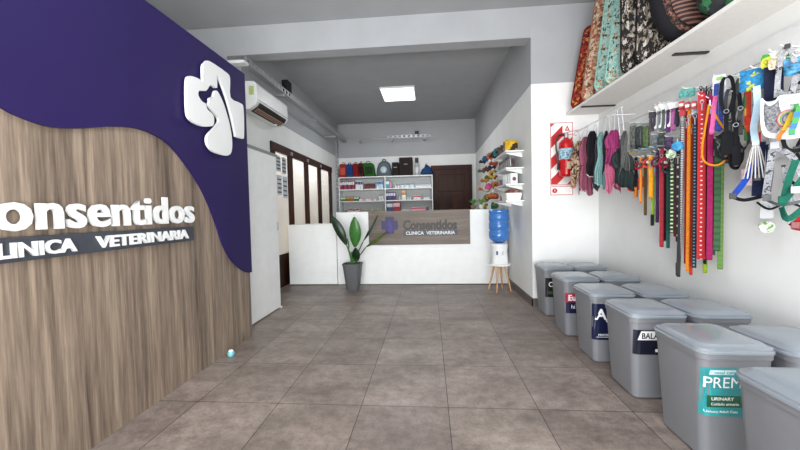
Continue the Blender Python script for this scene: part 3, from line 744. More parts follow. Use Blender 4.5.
row(3, 339.5, 347, [('b', .08, .06, 'd8d3c6', 'b04a44', 'low cream carton with red label at the left of the lower shelf', 'cream cartons on the lower left shelf'),
                    ('j', .05, .09, '5c7a55', 'e4e4dc', 'little green jar with white lid on the lower left shelf', 'green jars on the lower left shelf')])
row(3, 347.5, 361, [('b', .09, .13, 'e6dfdd', 'b9515a', 'white carton with dusty red label on the lower left shelf', 'red labelled cartons on the lower left shelf'),
                    ('b', .07, .11, 'e9e9e9', '5b5b62', 'white carton with grey label on the lower left shelf', 'grey labelled cartons on the lower left shelf')])
row(3, 361.5, 384, [('b', .08, .075, 'dcdad2', '7d9a58', 'low white carton with green label on the lower left shelf', 'green labelled cartons on the lower left shelf'),
                    ('j', .055, .10, 'c4a48c', 'e6e6e6', 'tan jar with white lid on the lower left shelf', 'tan jars on the lower left shelf')])
pbox('product_box', 'tall blue and white carton at the left of lower right bay', 'box', None, bxp(386.2), LV[3], .15, .24, .16, P('24446e'), P('dfe6ee'))
pbox('product_box', 'tall crimson carton beside the blue one in lower right bay', 'box', None, bxp(392.8), LV[3], .17, .25, .16, P('a0182e'), P('e3b9c4'))
row(3, 400.5, 410, [('j', .05, .08, 'e8e8ea', 'c9ccd2', 'little white jar in the middle of the lower right bay', 'white jars in the lower right bay')])
pbox('product_box', 'long pale pink carton in the lower right bay', 'box', None, bxp(411), LV[3], .34, .12, .16, P('ecd3da'), P('d05a72'))
pbox('product_box', 'small dark carton at the right end of lower right bay', 'box', None, bxp(425.5), LV[3], .07, .12, .14, P('2a2c3c'), P('5b6170'))
row(3, 429, 432, [('j', .06, .07, 'ffffff', 'd8d8d8', 'single white jar at the right end of the lower right bay', None)])

# things on top of the unit
def soft_bag(name, label, cat, px0, px1, h, m, m2, shape='slab', lean=0, d=.22):
    x0, x1 = bxp(px0), bxp(px1); w = x1-x0; t = thing(name, label, cat, ((x0+x1)/2, UY0+.16, LV[0]))
    o_ = rpoly(w, h, min(w, h)*.18, 0, h/2)
    if lean: o_ = [(u+lean*v, v) for u, v in o_]
    MB().prism(o_, lambda u, v, q: (u, q, v), -d/2, d/2).build('bag_body', m, t, smooth=True, bevel=.012)
    MB().prism([(u*.72+lean*.1, .06+v*.55) for u, v in rpoly(w, h, .03, 0, h/2)], lambda u, v, q: (u+(lean*v*.4), q, v), -d/2-.012, -d/2).build('pocket', m2, t, bevel=.006)
    MB().tube(curve3([(-w*.2+lean*h, -.02, h-.01), (-w*.15+lean*h, -.02, h+.04), (w*.15+lean*h, -.02, h+.04), (w*.2+lean*h, -.02, h-.01)], 4), .008, 6).build('handle', m2, t)
    return t
soft_bag('carry_bag', 'bright red upright bag leftmost on top of the shelf unit', 'bag', 338.6, 345.6, .33, cloth('8e2e26'), cloth('c4564a'), lean=.02)
soft_bag('carry_bag', 'blue upright bag between two red bags on the shelf unit', 'bag', 346, 352.2, .32, cloth('22467e'), cloth('1f3f78'), lean=-.03)
soft_bag('carry_bag', 'red upright bag right of the blue bag on the shelf unit', 'bag', 352.6, 358.4, .33, cloth('7e1a22'), cloth('7c1820'), lean=-.03)
soft_bag('carry_bag', 'dark maroon bag left of the green bag on the shelf unit', 'bag', 358.7, 363.2, .34, cloth('4a1a1c'), cloth('2a1214'), lean=-.03)
soft_bag('carry_bag', 'large green leaning bag on top of the shelf unit', 'bag', 364.5, 375, .34, cloth('265f24'), cloth('22361f'), lean=-.14)
bpk = thing('pet_backpack', 'rounded grey pet backpack with clear bubble window on the shelf unit', 'pet carrier', (bxp(384), UY0+.17, LV[0]))
ou = smoothpoly([(-.16, 0), (.16, 0), (.18, .16), (.13, .33), (0, .39), (-.13, .33), (-.18, .16)], 4)
MB().pillow(ou, .26, lambda u, v, q: (u, q, v), 6).build('bag_body', cloth('5d6a70'), bpk, smooth=True)
MB().lathe([(.085, 0), (.08, .03), (.055, .05), (.01, .06)], n=20).build('bubble_window', mat('b9c9d2', .1), bpk)
bw_ = bpk.children[-1]; bw_.rotation_euler = (PI/2, 0, 0); bw_.location = (0, -.10, .16)
MB().tube(curve3([(-.05, 0, .37), (-.03, 0, .42), (.03, 0, .42), (.05, 0, .37)], 4), .01, 6).build('handle', BLACK, bpk)
def carrier(label, px0, px1, h, m, y=0):
    x0, x1 = bxp(px0), bxp(px1); w = x1-x0; t = thing('carrier_case', label, 'case', ((x0+x1)/2, UY0+.16+y, LV[0]))
    MB().box(-w/2, -.12, 0, w/2, .12, h).build('case_body', m, t, bevel=.012)
    MB().box(-w/2+.03, -.126, .03, w/2-.03, -.12, h-.04).build('front_panel', mat('1a0d0c', .6, 0, .06, 30, 0, .2), t)
    MB().tube([(-.04, -.13, h*.62), (-.04, -.15, h*.62), (.04, -.15, h*.62), (.04, -.13, h*.62)], .006, 6).build('handle', STEEL, t)
carrier('smaller dark brown case left of the tallest one on the shelf unit', 392.4, 399.2, .33, mat('221010', .6, 0, .06, 30, 0, .2))
carrier('tallest dark brown case on top of the shelf unit', 399.6, 413, .44, mat('24110f', .6, 0, .06, 30, 0, .2))
sp_ = thing('spray_bottle', 'tall clear bottle with black top on the shelf unit', 'bottle', (bxp(417.2), UY0+.14, LV[0]))
MB().lathe([(.045, 0), (.05, .01), (.05, .27), (.03, .31)], n=16).build('container', mat('a9adb0', .15), sp_, smooth=True)
MB().lathe([(.042, .31), (.042, .43)], n=14).build('cap', BLACK, sp_)
MB().lathe([(.0505, .07), (.0505, .2)], n=16, cap=False).build('printed_label', P('d6d9dc'), sp_)
bb_ = thing('soft_pouch', 'crumpled blue bag at the right end of the shelf unit top', 'bag', (bxp(427), UY0+.16, LV[0]))
MB().pillow(smoothpoly([(-.14, 0), (.13, 0), (.14, .12), (.09, .2), (-.01, .26), (-.06, .19), (-.12, .14)], 3), .2, lambda u, v, q: (u, q, v), 5, .006).build('bag_body', cloth('23426e'), bb_, smooth=True)
MB().tube(curve3([(-.04, 0, .22), (-.01, 0, .29), (.03, 0, .22)], 4), .007, 6).build('handle', BLACK, bb_)

# ================================================================== SMALL WALL SHELVES AND TOYS, inner right wall
SX = .945
shz = [1.845, 1.638, 1.438, 1.232]
SY0, SY1 = 4.47, 5.25
nm = ['topmost', 'second', 'third', 'lowest']
for z, n_ in zip(shz, nm):
    t = thing('wall_shelf', n_+' of four small white shelves on the wall above the water bottle', 'shelf', (XI, 4.86, z), 0)
    MB().box(-.225, -.39, -.018, -.001, .39, 0).build('shelf_board', WHITEM, t, bevel=.002)
    for y in (-.3, .3):
        MB().prism([(-.001, -.018), (-.20, -.018), (-.20, -.026), (-.012, -.075), (-.001, -.075)], lambda u, v, q: (u, q, v), y-.004, y+.004).build('bracket', WHITEM, t)
def wallbag(label, y, z, w, h, m, m2, name='treat_bag', cat='pet food bag', x=XI-.13, rz=.25, g=None):
    t = thing(name, label, cat, (x, y, z), rz, g)
    MB().pillow([(u, v) for u, v in rpoly(w, h, .012, 0, h/2, 3)], .05, lambda u, v, q: (u, q, v), 5, .001).build('pouch', m, t, smooth=True)
    MB().prism([(u*.6, h*.5+v*.4) for u, v in rpoly(w, h, .02)], lambda u, v, q: (u, q, v), -.030, -.024).build('printed_label', m2, t)
    return t
YEL = floral(['e3b51c', 'e8c02a', 'd8a81c', '3a2a20', 'e3b51c'], 16)
wallbag('bright yellow bag with dark spots at the end of the topmost shelf', 4.56, shz[0], .17, .14, YEL, YEL)
wallbag('brown and white bag left of the yellow bag, topmost shelf', 4.72, shz[0], .15, .15, mat('7c6a5c', .4, 0, .5, 50), mat('d6cfc6', .5, 0, .3, 40))
wallbag('dark brown bag farther along the topmost shelf', 4.9, shz[0], .15, .14, mat('3d2f2c', .4, 0, .4, 50), mat('8a7468', .5))
wallbag('maroon bag at the far end of the topmost shelf', 5.12, shz[0], .15, .15, mat('54262a', .4, 0, .4, 50), mat('b9a9a0', .5))
for i, y in enumerate((4.56, 4.67, 4.79, 4.92, 5.06, 5.19)):
    wallbag('shiny grey foil pouch in the row on the second small shelf', y, shz[1], .085, .155, mat('83807f', .22, .5, .4, 40), mat('4c3a40', .4, 0, .5, 60), g='foil pouches on the second small shelf', rz=.5)
for lab, y, c, w in (('stacked white box near the front end of third shelf', 4.56, 'e9ebec', .09), ('white box with a round dark mark, middle of third shelf', 4.74, 'e2e4e4', .14)):
    t = thing('product_box', lab, 'box', (XI-.12, y, shz[2]), .2)
    MB().box(-w/2, -.05, 0, w/2, .05, .13).build('carton', P(c), t, bevel=.003)
    MB().prism(ell(0, .06, .025, .025), lambda u, v, q: (u, q, v), -.0515, -.0505).build('printed_label', P('6b4a4e'), t)
for i, y in enumerate((4.92, 5.04, 5.16)):
    pbottle('product_jar', 'small violet and grey jar at the far half of the third small shelf', 'jar', 'violet jars on the third small shelf', XI-.16, shz[2], .04, .12, P('7a6a80'), P('d8d8dc'), y=y)
tr = thing('storage_tray', 'white tray full of small toys on the lowest small shelf', 'tray', (XI-.115, 4.66, shz[3]))
MB().loft([rrect(.085, .15, .02, 0), rrect(.1, .17, .02, .09), rrect(.104, .174, .02, .092), rrect(.093, .163, .02, .088), rrect(.08, .145, .02, .01)]).build('tray_body', WHITE, tr)
cols = ['8a4a44', 'b06a5a', '6c3a3c', 'a88a7c', '7c5a4c']
for i in range(9):
    o = MB().lathe([(.005, 0), (.022, .01), (.03, .03), (.022, .052), (.005, .06)], n=12).build('toy_ball', cloth(cols[i % 5]), None, (XI-.15+.07*(i % 2), 4.53+.031*i, shz[3]+.075), smooth=True)
    tag(o, 'small reddish ball heaped in the white tray on the lowest small shelf', 'toy', 'toy balls heaped in the white tray')
for i, y in enumerate((4.9, 5.02, 5.15)):
    pbottle('product_jar', 'small glass jar with brown contents at the far half of the lowest small shelf', 'jar', 'brown jars on the lowest small shelf', XI-.16, shz[3], .045, .11, P('8c7a6a'), P('c9b9a9'), y=y)
# hanging toy display farther along the wall
tb = thing('wire_rack', 'wall wire rack carrying colourful pet toys beyond the small shelves', 'rack', (XI-.012, 6.1, 1.2))
wr = []
for k in range(6): MB().tube([(-.006, -.55, .05+k*.17), (-.006, .55, .05+k*.17)], .004, 6).build('crossbar', STEEL, tb)
for y in (-.55, 0, .55): MB().tube([(.002, y, 0), (.002, y, .95)], .005, 6).build('upright', STEEL, tb)
names = {'a03a2c': 'red', 'b5693a': 'orange', 'bfa24a': 'yellow', '44724a': 'green', '2f5f80': 'blue', '2f7a7c': 'teal', '5a4062': 'purple', 'd6d2c8': 'white', '7a4a34': 'brown', 'c65a86': 'pink', '2c3a4a': 'navy'}
shn = ['ball', 'bone', 'ring']
k = 0; seen = {}
rt = random.Random(3)
rowsT = [['2f7a7c', '2c3a4a', 'b5693a', '5a4062', '2f5f80', '2c3a4a'], ['a03a2c', 'd6d2c8', '2c3a4a', '5a4062', '7a4a34', '44724a'], ['bfa24a', '7a4a34', 'a03a2c', '44724a', 'bfa24a', 'b5693a'], ['b5693a', '44724a', 'c65a86', 'd6d2c8', '7a4a34', 'b5693a'], ['b5693a', 'a03a2c', 'b5693a', 'a03a2c', '44724a', 'bfa24a'], ['44724a', '44724a', 'd6d2c8', '2f5f80', 'bfa24a', '44724a']]
rn = ['top', 'second', 'third', 'fourth', 'fifth', 'lowest']
for r_i, rw in enumerate(rowsT):
    for j, c in enumerate(rw):
        z = 2.1-.16*r_i-.04; y = 5.60+.21*j+rt.uniform(-.05, .05); kd = rt.choice((0, 1, 2))
        q = 1.2+.05+(5-r_i)*.17
        t = thing('pet_toy', '%s %s toy hanging on the %s row of the wire rack' % (names[c], shn[kd], rn[r_i]), 'toy', (XI-.10-.09*rt.random(), y, q-.07-.03*rt.random()), rt.uniform(-.5, .5), '%s %s toys, %s rack row' % (names[c], shn[kd], rn[r_i]))
        mm = cloth(c)
        if kd == 0: MB().lathe([(.004, -.055), (.04, -.042), (.058, 0), (.04, .042), (.004, .055)], n=14).build('toy_body', mm, t, smooth=True)
        elif kd == 1: MB().tube([(-.06, 0, .02), (-.045, 0, .01), (-.02, 0, 0), (.02, 0, 0), (.045, 0, -.01), (.06, 0, -.02)], [.02, .038, .022, .022, .038, .02], 10).build('toy_body', mm, t, smooth=True)
        else: MB().tube([(.045*math.cos(a*PI/8), .0, .045*math.sin(a*PI/8)) for a in range(16)], .02, 8, True).build('toy_body', mm, t, smooth=True)
        MB().tube([(0, 0, .035), (.0, 0, .06), (.0, 0, .078)], .003, 5).box(-.012, -.001, .055, .012, .001, .08).build('hang_tag', mat('e6e6e0', .6), t)
        MB().tube([(0, 0, .075), (.12, 0, .085)], .003, 5).build('hook', STEEL, t)
# small stand and pots on the desk end
wd = thing('display_stand', 'little white wire stand on the right end of the desk', 'stand', (1.02, 5.62, 1.13))
for y in (-.1, .1):
    MB().tube([(-.09, y, .004), (-.07, y, .14), (.05, y, .14), (.07, y, .004)], .006, 6).build('side_frame', WHITEM, wd)
MB().box(-.07, -.1, .14, .05, .1, .15).build('shelf_plate', WHITEM, wd)
for lab, x, c1, c2 in (('small potted succulent at the left, on the right end of desk', .68, '3f7a2c', '6b5040'), ('small bushy green plant in pale pot on desk end', .80, '5b8a3a', 'c8c4bc')):
    t = thing('succulent_pot', lab, 'plant', (x, 5.55, 1.13))
    MB().lathe([(.03, 0), (.045, .07), (.04, .07)], n=14).build('pot', mat(c2, .6), t)
    lf = MB()
    for i in range(14):
        a = i*2.4; r_ = .05+.02*(i % 3); lf.ribbon([(0, 0, .06), (r_*.5*math.cos(a), r_*.5*math.sin(a), .12), (r_*1.1*math.cos(a), r_*1.1*math.sin(a), .13+.01*(i % 4))], [.008, .03, .006], .003, (-math.sin(a), math.cos(a), 0))
    lf.build('foliage', mat(c1, .6, 0, .2, 30), t)

# ================================================================== OVERHEAD SHELF
SZ = 2.155
os_ = thing('overhead_shelf', 'long white shelf high on the right wall carrying pet cushions', 'shelf', (XR, 2, SZ))
MB().prism([(-.355, 2.14), (-.30, .1), (-.30, -2.6), (-.001, -2.6), (-.001, 2.14)], lambda u, v, d: (u, v, d), 0, .025).build('shelf_board', mat('e2e0dc', .5, 0, .02), os_, bevel=.002)
for y in (1.80, .60, -1.2):
    MB().box(-.33 if y > 1 else -.22, y-.016, -.010, -.001, y+.016, -.0005).build('bracket', BLACK, os_)
T0 = SZ+.026
def mat_pad(label, y, w, h, th, m, m2, lean, xo, rz=0, name='pet_cushion'):
    t = thing(name, label, 'pet bed', (xo, y, T0), rz)
    ou = rpoly(w, h, .07, 0, h/2, 4)
    ou = [(u+lean*(v/h), v) for u, v in ou]
    MB().pillow(ou, th, lambda u, v, q: (u, q, v), 7, .004, int(y*10)).build('cushion_body', m, t, smooth=True)
    MB().tube([(u, 0, v) for u, v in ou], .007, 6, True).build('piping', m2, t)
    return t
FLR = floral(['a12a1c', 'c2402a', '8a1c16', 'd8a04a', '7a1814', 'b8352a', '2a1a18', 'b8352a'], 46)
FLO = floral(['c9a58a', 'b87a5a', 'd8c2a4', 'a8503a', 'c49a80', 'dfd0b8', '7a4a3a'], 38)
FLM = floral(['a4cec4', 'b4dad0', '94c2b8', 'a8d0c6', 'b88a62', 'a4cec4', '24403e', 'c4e0d6'], 52)
FLB = floral(['1a1a1a', '20201e', '2a2624', 'd6d0c6', '141414', '8a7a6c', '1c1c1c', '9a8c7e'], 60, (1, 1, .6))
mat_pad('red floral pet cushion standing at the far end of overhead shelf', 3.97, .26, .86, .12, FLR, cloth('6a1814'), .15, 1.66, -.1)
mat_pad('beige and rust floral pet cushion behind the mint one on the overhead shelf', 3.70, .27, 1.0, .14, FLO, cloth('8a6a54'), .14, 1.665, -.1)
mat_pad('mint floral pet cushion standing between beige and black ones', 3.44, .28, 1.0, .18, FLM, cloth('8ab8ac'), .12, 1.68, -.1)
mat_pad('second mint floral pet cushion pressed behind the black leaf one', 3.23, .29, 1.0, .16, FLM, cloth('8ab8ac'), .12, 1.68, -.1)
mat_pad('black and white leaf print pet cushion on the overhead shelf', 3.02, .33, 1.08, .16, FLB, cloth('1a1a1a'), .0, 1.72)
mat_pad('second black leaf print pet cushion next to the round bed', 2.82, .33, .95, .15, FLB, cloth('1a1a1a'), .02, 1.72)
rbd = thing('round_pet_bed', 'round dark pet bed on edge with brown striped cushion', 'pet bed', (1.72, 2.52, T0))
R0 = .31
MB().tube([(.0+.175*math.cos(a*PI/12), .10*math.sin(a*PI/6)*0, R0+.245*math.sin(a*PI/12)) for a in range(24)], .062, 10, True).build('rim', cloth('17171b'), rbd, smooth=True)
BRS = stripes('2e1a16', '8a6358', .024, .4, 2)
MB().pillow(ell(0, R0, .17, .24, 24), .22, lambda u, v, q: (u, q, v), 6, .003).build('inner_cushion', BRS, rbd, smooth=True)
MB().tube([(.0+.178*math.cos(a*PI/12), -.055, R0+.25*math.sin(a*PI/12)) for a in range(24)], .02, 8, True).build('print_trim', floral(['5a382e', '1a1a1a', '8a6052', '241a18'], 60), rbd, smooth=True)
rb2 = thing('pet_bed', 'dark pet bed with green flecks at the right of the round bed', 'pet bed', (1.71, 2.16, T0))
MB().pillow(rpoly(.34, .42, .10, 0, .21, 4), .24, lambda u, v, q: (u, q, v), 6, .003).build('cushion_body', floral(['20242a', '1a1c20', '2a6a40', '22262a', '3a3f44'], 34), rb2, smooth=True)
MB().pillow(rpoly(.24, .26, .06, 0, .21, 4), .26, lambda u, v, q: (u, q, v), 5, .002).build('inner_cushion', cloth('5a4038'), rb2, smooth=True)

# ================================================================== SLATWALL WITH HANGING GOODS
WXP = 1.87
sl = thing('slatwall_panel', 'pale grey slatted display panel on the right wall holding the leashes', 'display panel', (XR, 2, 1.36))
ms = MB()
ms.box(-.012, -2.6, 0, -.001, 1.68, .66)
for k in range(6): ms.box(-.024, -2.6, .004+k*.11, -.012, 1.68, .004+k*.11+.106)
ms.build('slat_board', mat('dcdddc', .5, 0, .02), sl)
MB().box(-.026, -2.6, .66, -.001, 1.685, .668).build('edge_trim', mat('e2e3e2', .4), sl)
HOOKG = 'white wire hooks on the grey slatted panel'
def hook(y, z, ln=.14, x=1.875):
    t = thing('display_hook', 'thin white wire hook projecting from the grey slatted panel', 'hook', (x, y, z), 0, HOOKG)
    MB().box(-.004, -.015, -.012, 0, .015, .012).build('hook_plate', WHITEM, t)
    MB().tube([(0, 0, 0), (-ln*.9, 0, 0), (-ln, 0, .012)], .0028, 6).build('hook_wire', WHITEM, t)
    return t
def Hp(px, py, X): return at(px, py, 'X', X)
SNAP = STEEL
def leash(label, px, y0, y1, w, m, X=1.80, rz=-.75, snap=True, card=None, name='dog_leash', cat='leash', gap=.012, group=None, tip=None, sway=0, hk=False):
    top = Hp(px, y0, X); ln = top.z-at(px, y1, 'X', X).z
    t = thing(name, label, cat, top, rz, group)
    g = gap; pts = [(0, -g*.3, -.0), (0, -g, -.02), (sway*.3, -g*1.2, -ln*.3), (sway*.7, -g*.8, -ln*.7), (sway, -g*1.2, -ln+.02), (sway, 0, -ln), (sway, g*1.2, -ln+.02), (sway*.6, g*.9, -ln*.6), (0, g, -.02), (0, g*.3, 0)]
    MB().ribbon(curve3(pts, 4), w, .0022).build('strap', m, t)
    if snap:
        MB().tube([(.009*math.cos(a), -g-.004, -.045+.013*math.sin(a)) for a in [i*PI/5 for i in range(10)]], .0028, 6, True).tube([(0, -g-.004, -.058), (0, -g-.004, -.10)], .005, 6).build('snap_hook', SNAP, t)
    if card: MB().box(-w*.9, -g-.008, -.03, w*.9, -g-.006, .035).build('header_card', card, t)
    if tip: MB().bx((sway, -g*1.3-.002, -ln+.04), (w*1.3, .006, .09)).build('strap_tip', tip, t, bevel=.002)
    if hk: hook(top.y, top.z, 1.875-X+.03)
    return t
S = lambda a, b, p=.03, d=.3, dot=None: stripes(a, b, p, d, 2, .7, dot)
WCARD = mat('e4e6e4', .5, 0, .1, 60); TCARD = mat('4f9a92', .5, 0, .4, 60); KCARD = mat('26282c', .5)
B_ = cloth
TB = [  # label, px, y0, y1, width, material, X, options
 ('short black leash with an orange end, leftmost of the hanging leashes', 636, 157, 197, .018, B_('1c1c1e'), 1.78, dict(tip=B_('c9792c'))),
 ('thin orange cord leash beside the short black one', 641, 157, 203, .012, B_('d9822a'), 1.76, {}),
 ('olive brown leash hanging left of the yellow strap', 645.5, 156, 215, .016, B_('5c4a26'), 1.80, {}),
 ('wide yellow orange strap in the left group of leashes', 651, 156, 198, .026, B_('d89420'), 1.76, {}),
 ('lime green strap showing under the yellow orange strap', 653, 175, 225, .018, B_('8cb52c'), 1.80, dict(snap=False, tip=B_('22242a'))),
 ('dark purple leash left of the crimson leash', 657.5, 152, 222, .018, B_('3e2048'), 1.78, {}),
 ('crimson leash with tiny dots in the left group', 662, 150, 246, .022, S('98142a', '7a1020', .05, .15), 1.78, {}),
 ('dark maroon leash right behind the crimson one', 665.5, 150, 240, .014, B_('4e1420'), 1.84, {}),
 ('deep teal green leash right of the crimson one', 668.5, 150, 247, .018, B_('1e5048'), 1.79, {}),
 ('black leash with pale green pattern under a round card', 672.5, 154, 232, .026, S('15181a', 'a4c48c', .028, .4, .008), 1.76, {}),
 ('brick red leash showing beside the green patterned black one', 675.5, 150, 236, .014, B_('a3303a'), 1.84, {}),
 ('black leash with sparse white marks in the middle group', 678.5, 150, 241, .020, S('17181b', 'c9c9c4', .07, .2, .006), 1.79, {}),
 ('black and white checked leash ending in a long black tag', 683, 112, 275, .020, S('1a1a1d', 'd2d0d0', .012, .5, .008), 1.78, dict(tip=BLACK, sway=-.02, card=mat('b02a30', .5))),
 ('dark red leash right of the checked leash', 687, 114, 262, .018, B_('9c1c1e'), 1.80, {}),
 ('plain orange leash between two dark straps', 689.5, 110, 269, .016, B_('cf7a24'), 1.775, dict(sway=-.005)),
 ('vermilion leash with a curled orange end', 692, 120, 273, .015, B_('b83a1c'), 1.82, {}),
 ('black leash with pale blue dots beside the wide red one', 695.5, 110, 266, .020, S('16181e', '6fa3c9', .022, .3, .005), 1.79, dict(card=mat('c8d6da', .5, 0, .4, 80))),
 ('long wide red leash with white dots', 702.5, 95, 257, .040, S('b8161f', 'e8d4d4', .030, .25, .005), 1.76, {}),
 ('black leash peeping out right of the wide red leash', 706.5, 100, 262, .014, B_('1a1b1e'), 1.82, {}),
 ('yellow green leash hanging lowest below the magenta one', 706.5, 112, 271, .020, B_('86a428'), 1.85, {}),
 ('plain magenta leash right of the wide red leash', 711, 98, 258, .026, B_('8c1c50'), 1.745, {}),
 ('slim black strap between the magenta and dark green leashes', 715, 140, 254, .012, B_('1d1e20'), 1.82, dict(tip=BLACK)),
 ('dark forest green leash with lighter bars', 718, 138, 250, .030, S('24542a', '1a4022', .04, .4), 1.79, {}),
 ('olive green leash, rightmost of the long straps', 721.5, 140, 268, .026, S('567a34', '4a6c2c', .03, .3), 1.83, {}),
]
for lab, px, y0, y1, w, m, X, op in TB: leash(lab, px, y0, y1, w, m, X, hk=True, **op)
# thin orange looped lead
t0 = Hp(710, 105, 1.72)
t = thing('rope_lead', 'thin orange rope lead drooping in a loop across the magenta leash', 'leash', t0, -.6)
MB().tube(curve3([(-.005, 0, 0), (-.02, 0, -.12), (-.035, -.005, -.26), (-.025, -.01, -.34), (.03, -.01, -.37), (.075, -.01, -.33), (.08, 0, -.2), (.03, 0, -.08), (.005, 0, 0)], 5), .006, 8).build('rope', B_('d08420'), t, smooth=True)
MB().tube([(0, 0, -.005), (.0, 0, .03)], .004, 6).build('snap_hook', SNAP, t)
# round pads / frisbee at the left
t = thing('toy_paddle', 'red orange oval toy hanging below the leftmost leashes', 'toy', Hp(634, 178, 1.82), -.6)
MB().prism(smoothpoly([(-.05, -.10), (0, -.12), (.07, -.08), (.09, -.01), (.05, .01), (-.02, -.03)], 3), lambda u, v, d: (u, d, v), -.008, .008).build('paddle_body', mat('d23a1e', .4), t, bevel=.003)
MB().tube([(.03, 0, 0), (.02, 0, .06), (.0, 0, .10)], .003, 6).build('cord', BLACK, t)

# carded goods near the top
def carded(name, label, cat, px, y0, y1, w, mcard, mgood, X=1.8, rz=-.75, cardh=.07, kind='straps', group=None):
    top = Hp(px, y0, X); ln = top.z-at(px, y1, 'X', X).z; t = thing(name, label, cat, top, rz, group)
    MB().prism(rpoly(w, cardh, .01, 0, -cardh/2+.008), lambda u, v, d: (u, d, v), -.0022, 0).build('header_card', mcard, t)
    if kind == 'straps':
        for i, s_ in enumerate((-1, 1)):
            MB().ribbon(curve3([(s_*w*.22, .002, -.01), (s_*w*.25, -.012, -ln*.5), (s_*w*.12, -.008, -ln*.97), (s_*w*.2, .01, -ln*.5), (s_*w*.2, .006, -.01)], 5), w*.30, .003).build('strap', mgood, t)
    elif kind == 'collar':
        MB().ribbon([(w*.38*math.cos(a), -.012+.02*math.sin(a), -cardh-.0+(-(ln-cardh)/2+.01)*(1-math.cos(a*1))+0) for a in [i*PI/8 for i in range(16)]], .016, .003, (0, 1, .3), True).build('collar_band', mgood, t)
    elif kind == 'bag':
        MB().pillow(rpoly(w, ln-.02, .012, 0, -(ln/2)-.01, 3), .03, lambda u, v, d: (u, d-.004, v), 5, .002).build('pouch', mgood, t, smooth=True)
    MB().tube([(0, .0, .0), (.0, .004, .018)], .002, 5).build('hanger_tab', WCARD, t)
    hook(top.y, top.z+.012, 1.875-X+.03)
    return t
GR = mat('71766f', .4, 0, .5, 60)
for px, X, lab, m in ((633, 1.84, 'grey olive packaged collar beside the dark green garment', GR), (639.5, 1.82, 'charcoal packaged harness next to the grey olive pack', mat('3a3f42', .4, 0, .5, 50)), (646, 1.84, 'green packaged collar in the far group of packs', mat('5d7348', .4, 0, .4, 60))):
    carded('packaged_collar', lab, 'collar', px, 124, 150, .05, mat('8c9290', .5, 0, .4, 60), m, X, kind='bag')
carded('carded_collar', 'dark collar on a narrow card left of the white bone cards', 'collar', 652.5, 113, 132, .05, KCARD, cloth('4a4450'), 1.79, cardh=.05)
def bone_card(label, px, y0, y1, mc, X):
    top = Hp(px, y0, X); ln = top.z-at(px, y1, 'X', X).z; t = thing('carded_collar', label, 'collar', top, -.75); w = .028
    P_ = [(-.005, 0), (-.024, .006), (-w, -.012), (-.014, -.03), (-.014, -ln+.03), (-w, -ln+.014), (-.022, -ln-.004), (0, -ln+.006), (.022, -ln-.004), (w, -ln+.014), (.014, -ln+.03), (.014, -.03), (w, -.012), (.024, .006), (.005, 0)]
    MB().prism(smoothpoly(P_, 2), lambda u, v, d: (u, d, v), -.002, 0).build('header_card', WCARD, t)
    MB().ribbon(curve3([(.004, -.006, -ln*.25), (.006, -.014, -ln*.6), (.002, -.010, -ln*1.12), (.012, -.004, -ln*1.12), (.013, -.008, -ln*.6), (.010, -.004, -ln*.25)], 4), .020, .003).build('collar_band', mc, t)
    MB().tube([(.010*math.cos(a), -.014, -ln*.35+.01*math.sin(a)) for a in [k_*PI/5 for k_ in range(10)]], .002, 6, True).build('ring', BLACK, t)
    hook(top.y, top.z+.004, 1.875-X+.03)
bone_card('first white bone-shaped card with a grey collar', 658.5, 106, 128, cloth('8a8f94'), 1.79)
bone_card('second white bone-shaped card, with a green grey collar', 663, 104, 127, cloth('54605a'), 1.77)
bone_card('third white bone-shaped card, with a purple collar', 667.5, 104, 128, cloth('6a3a7c'), 1.785)
bone_card('fourth white bone-shaped card, with a pink violet collar', 672, 103, 126, cloth('9a5a88'), 1.765)
bone_card('rightmost white bone-shaped card, with a dark collar', 676, 103, 123, cloth('3a3440'), 1.785)
for i, (px, y0, y1, c, lab) in enumerate(((655, 136, 153, '7a7f86', 'silvery small pack under the dark carded collar'), (662, 134, 152, '3f4a46', 'dark greenish small pack below the first bone card'), (669, 138, 150, '5a3a6a', 'violet small pack below the purple collar'))):
    carded('small_pack', lab, 'pack', px, y0, y1, .05, mat(c, .4, 0, .5, 90), mat(c, .4, 0, .5, 90), 1.81, kind='bag', cardh=.03)
t = thing('toy_disc', 'round blue toy disc hanging among the middle leashes', 'toy', Hp(677.5, 141, 1.745), -.7)
MB().lathe([(.003, -.012), (.03, -.01), (.036, 0), (.03, .01), (.003, .012)], n=20).build('disc', mat('2f8fc4', .3, 0, .3, 50), t, smooth=True)
t.children[0].rotation_euler = (PI/2, 0, 0); t.children[0].location = (0, 0, -.035)
MB().tube([(0, 0, -.002), (0, 0, .015)], .003, 6).build('cord', WCARD, t)
t = thing('carded_collar', 'round white and green card on the green patterned black leash', 'collar', Hp(671, 150, 1.735), -.7)
MB().prism(ell(0, -.03, .03, .036), lambda u, v, d: (u, d, v), -.002, 0).build('header_card', floral(['dfe6d8', 'cfdcc4', '6a8f5a', 'e6e6dc'], 60), t)
MB().ribbon([(.02*math.cos(a), -.01, -.075+.02*math.sin(a)) for a in [i*PI/6 for i in range(12)]], .012, .003, (0, 1, 0), True).build('collar_band', B_('1c1e20'), t)
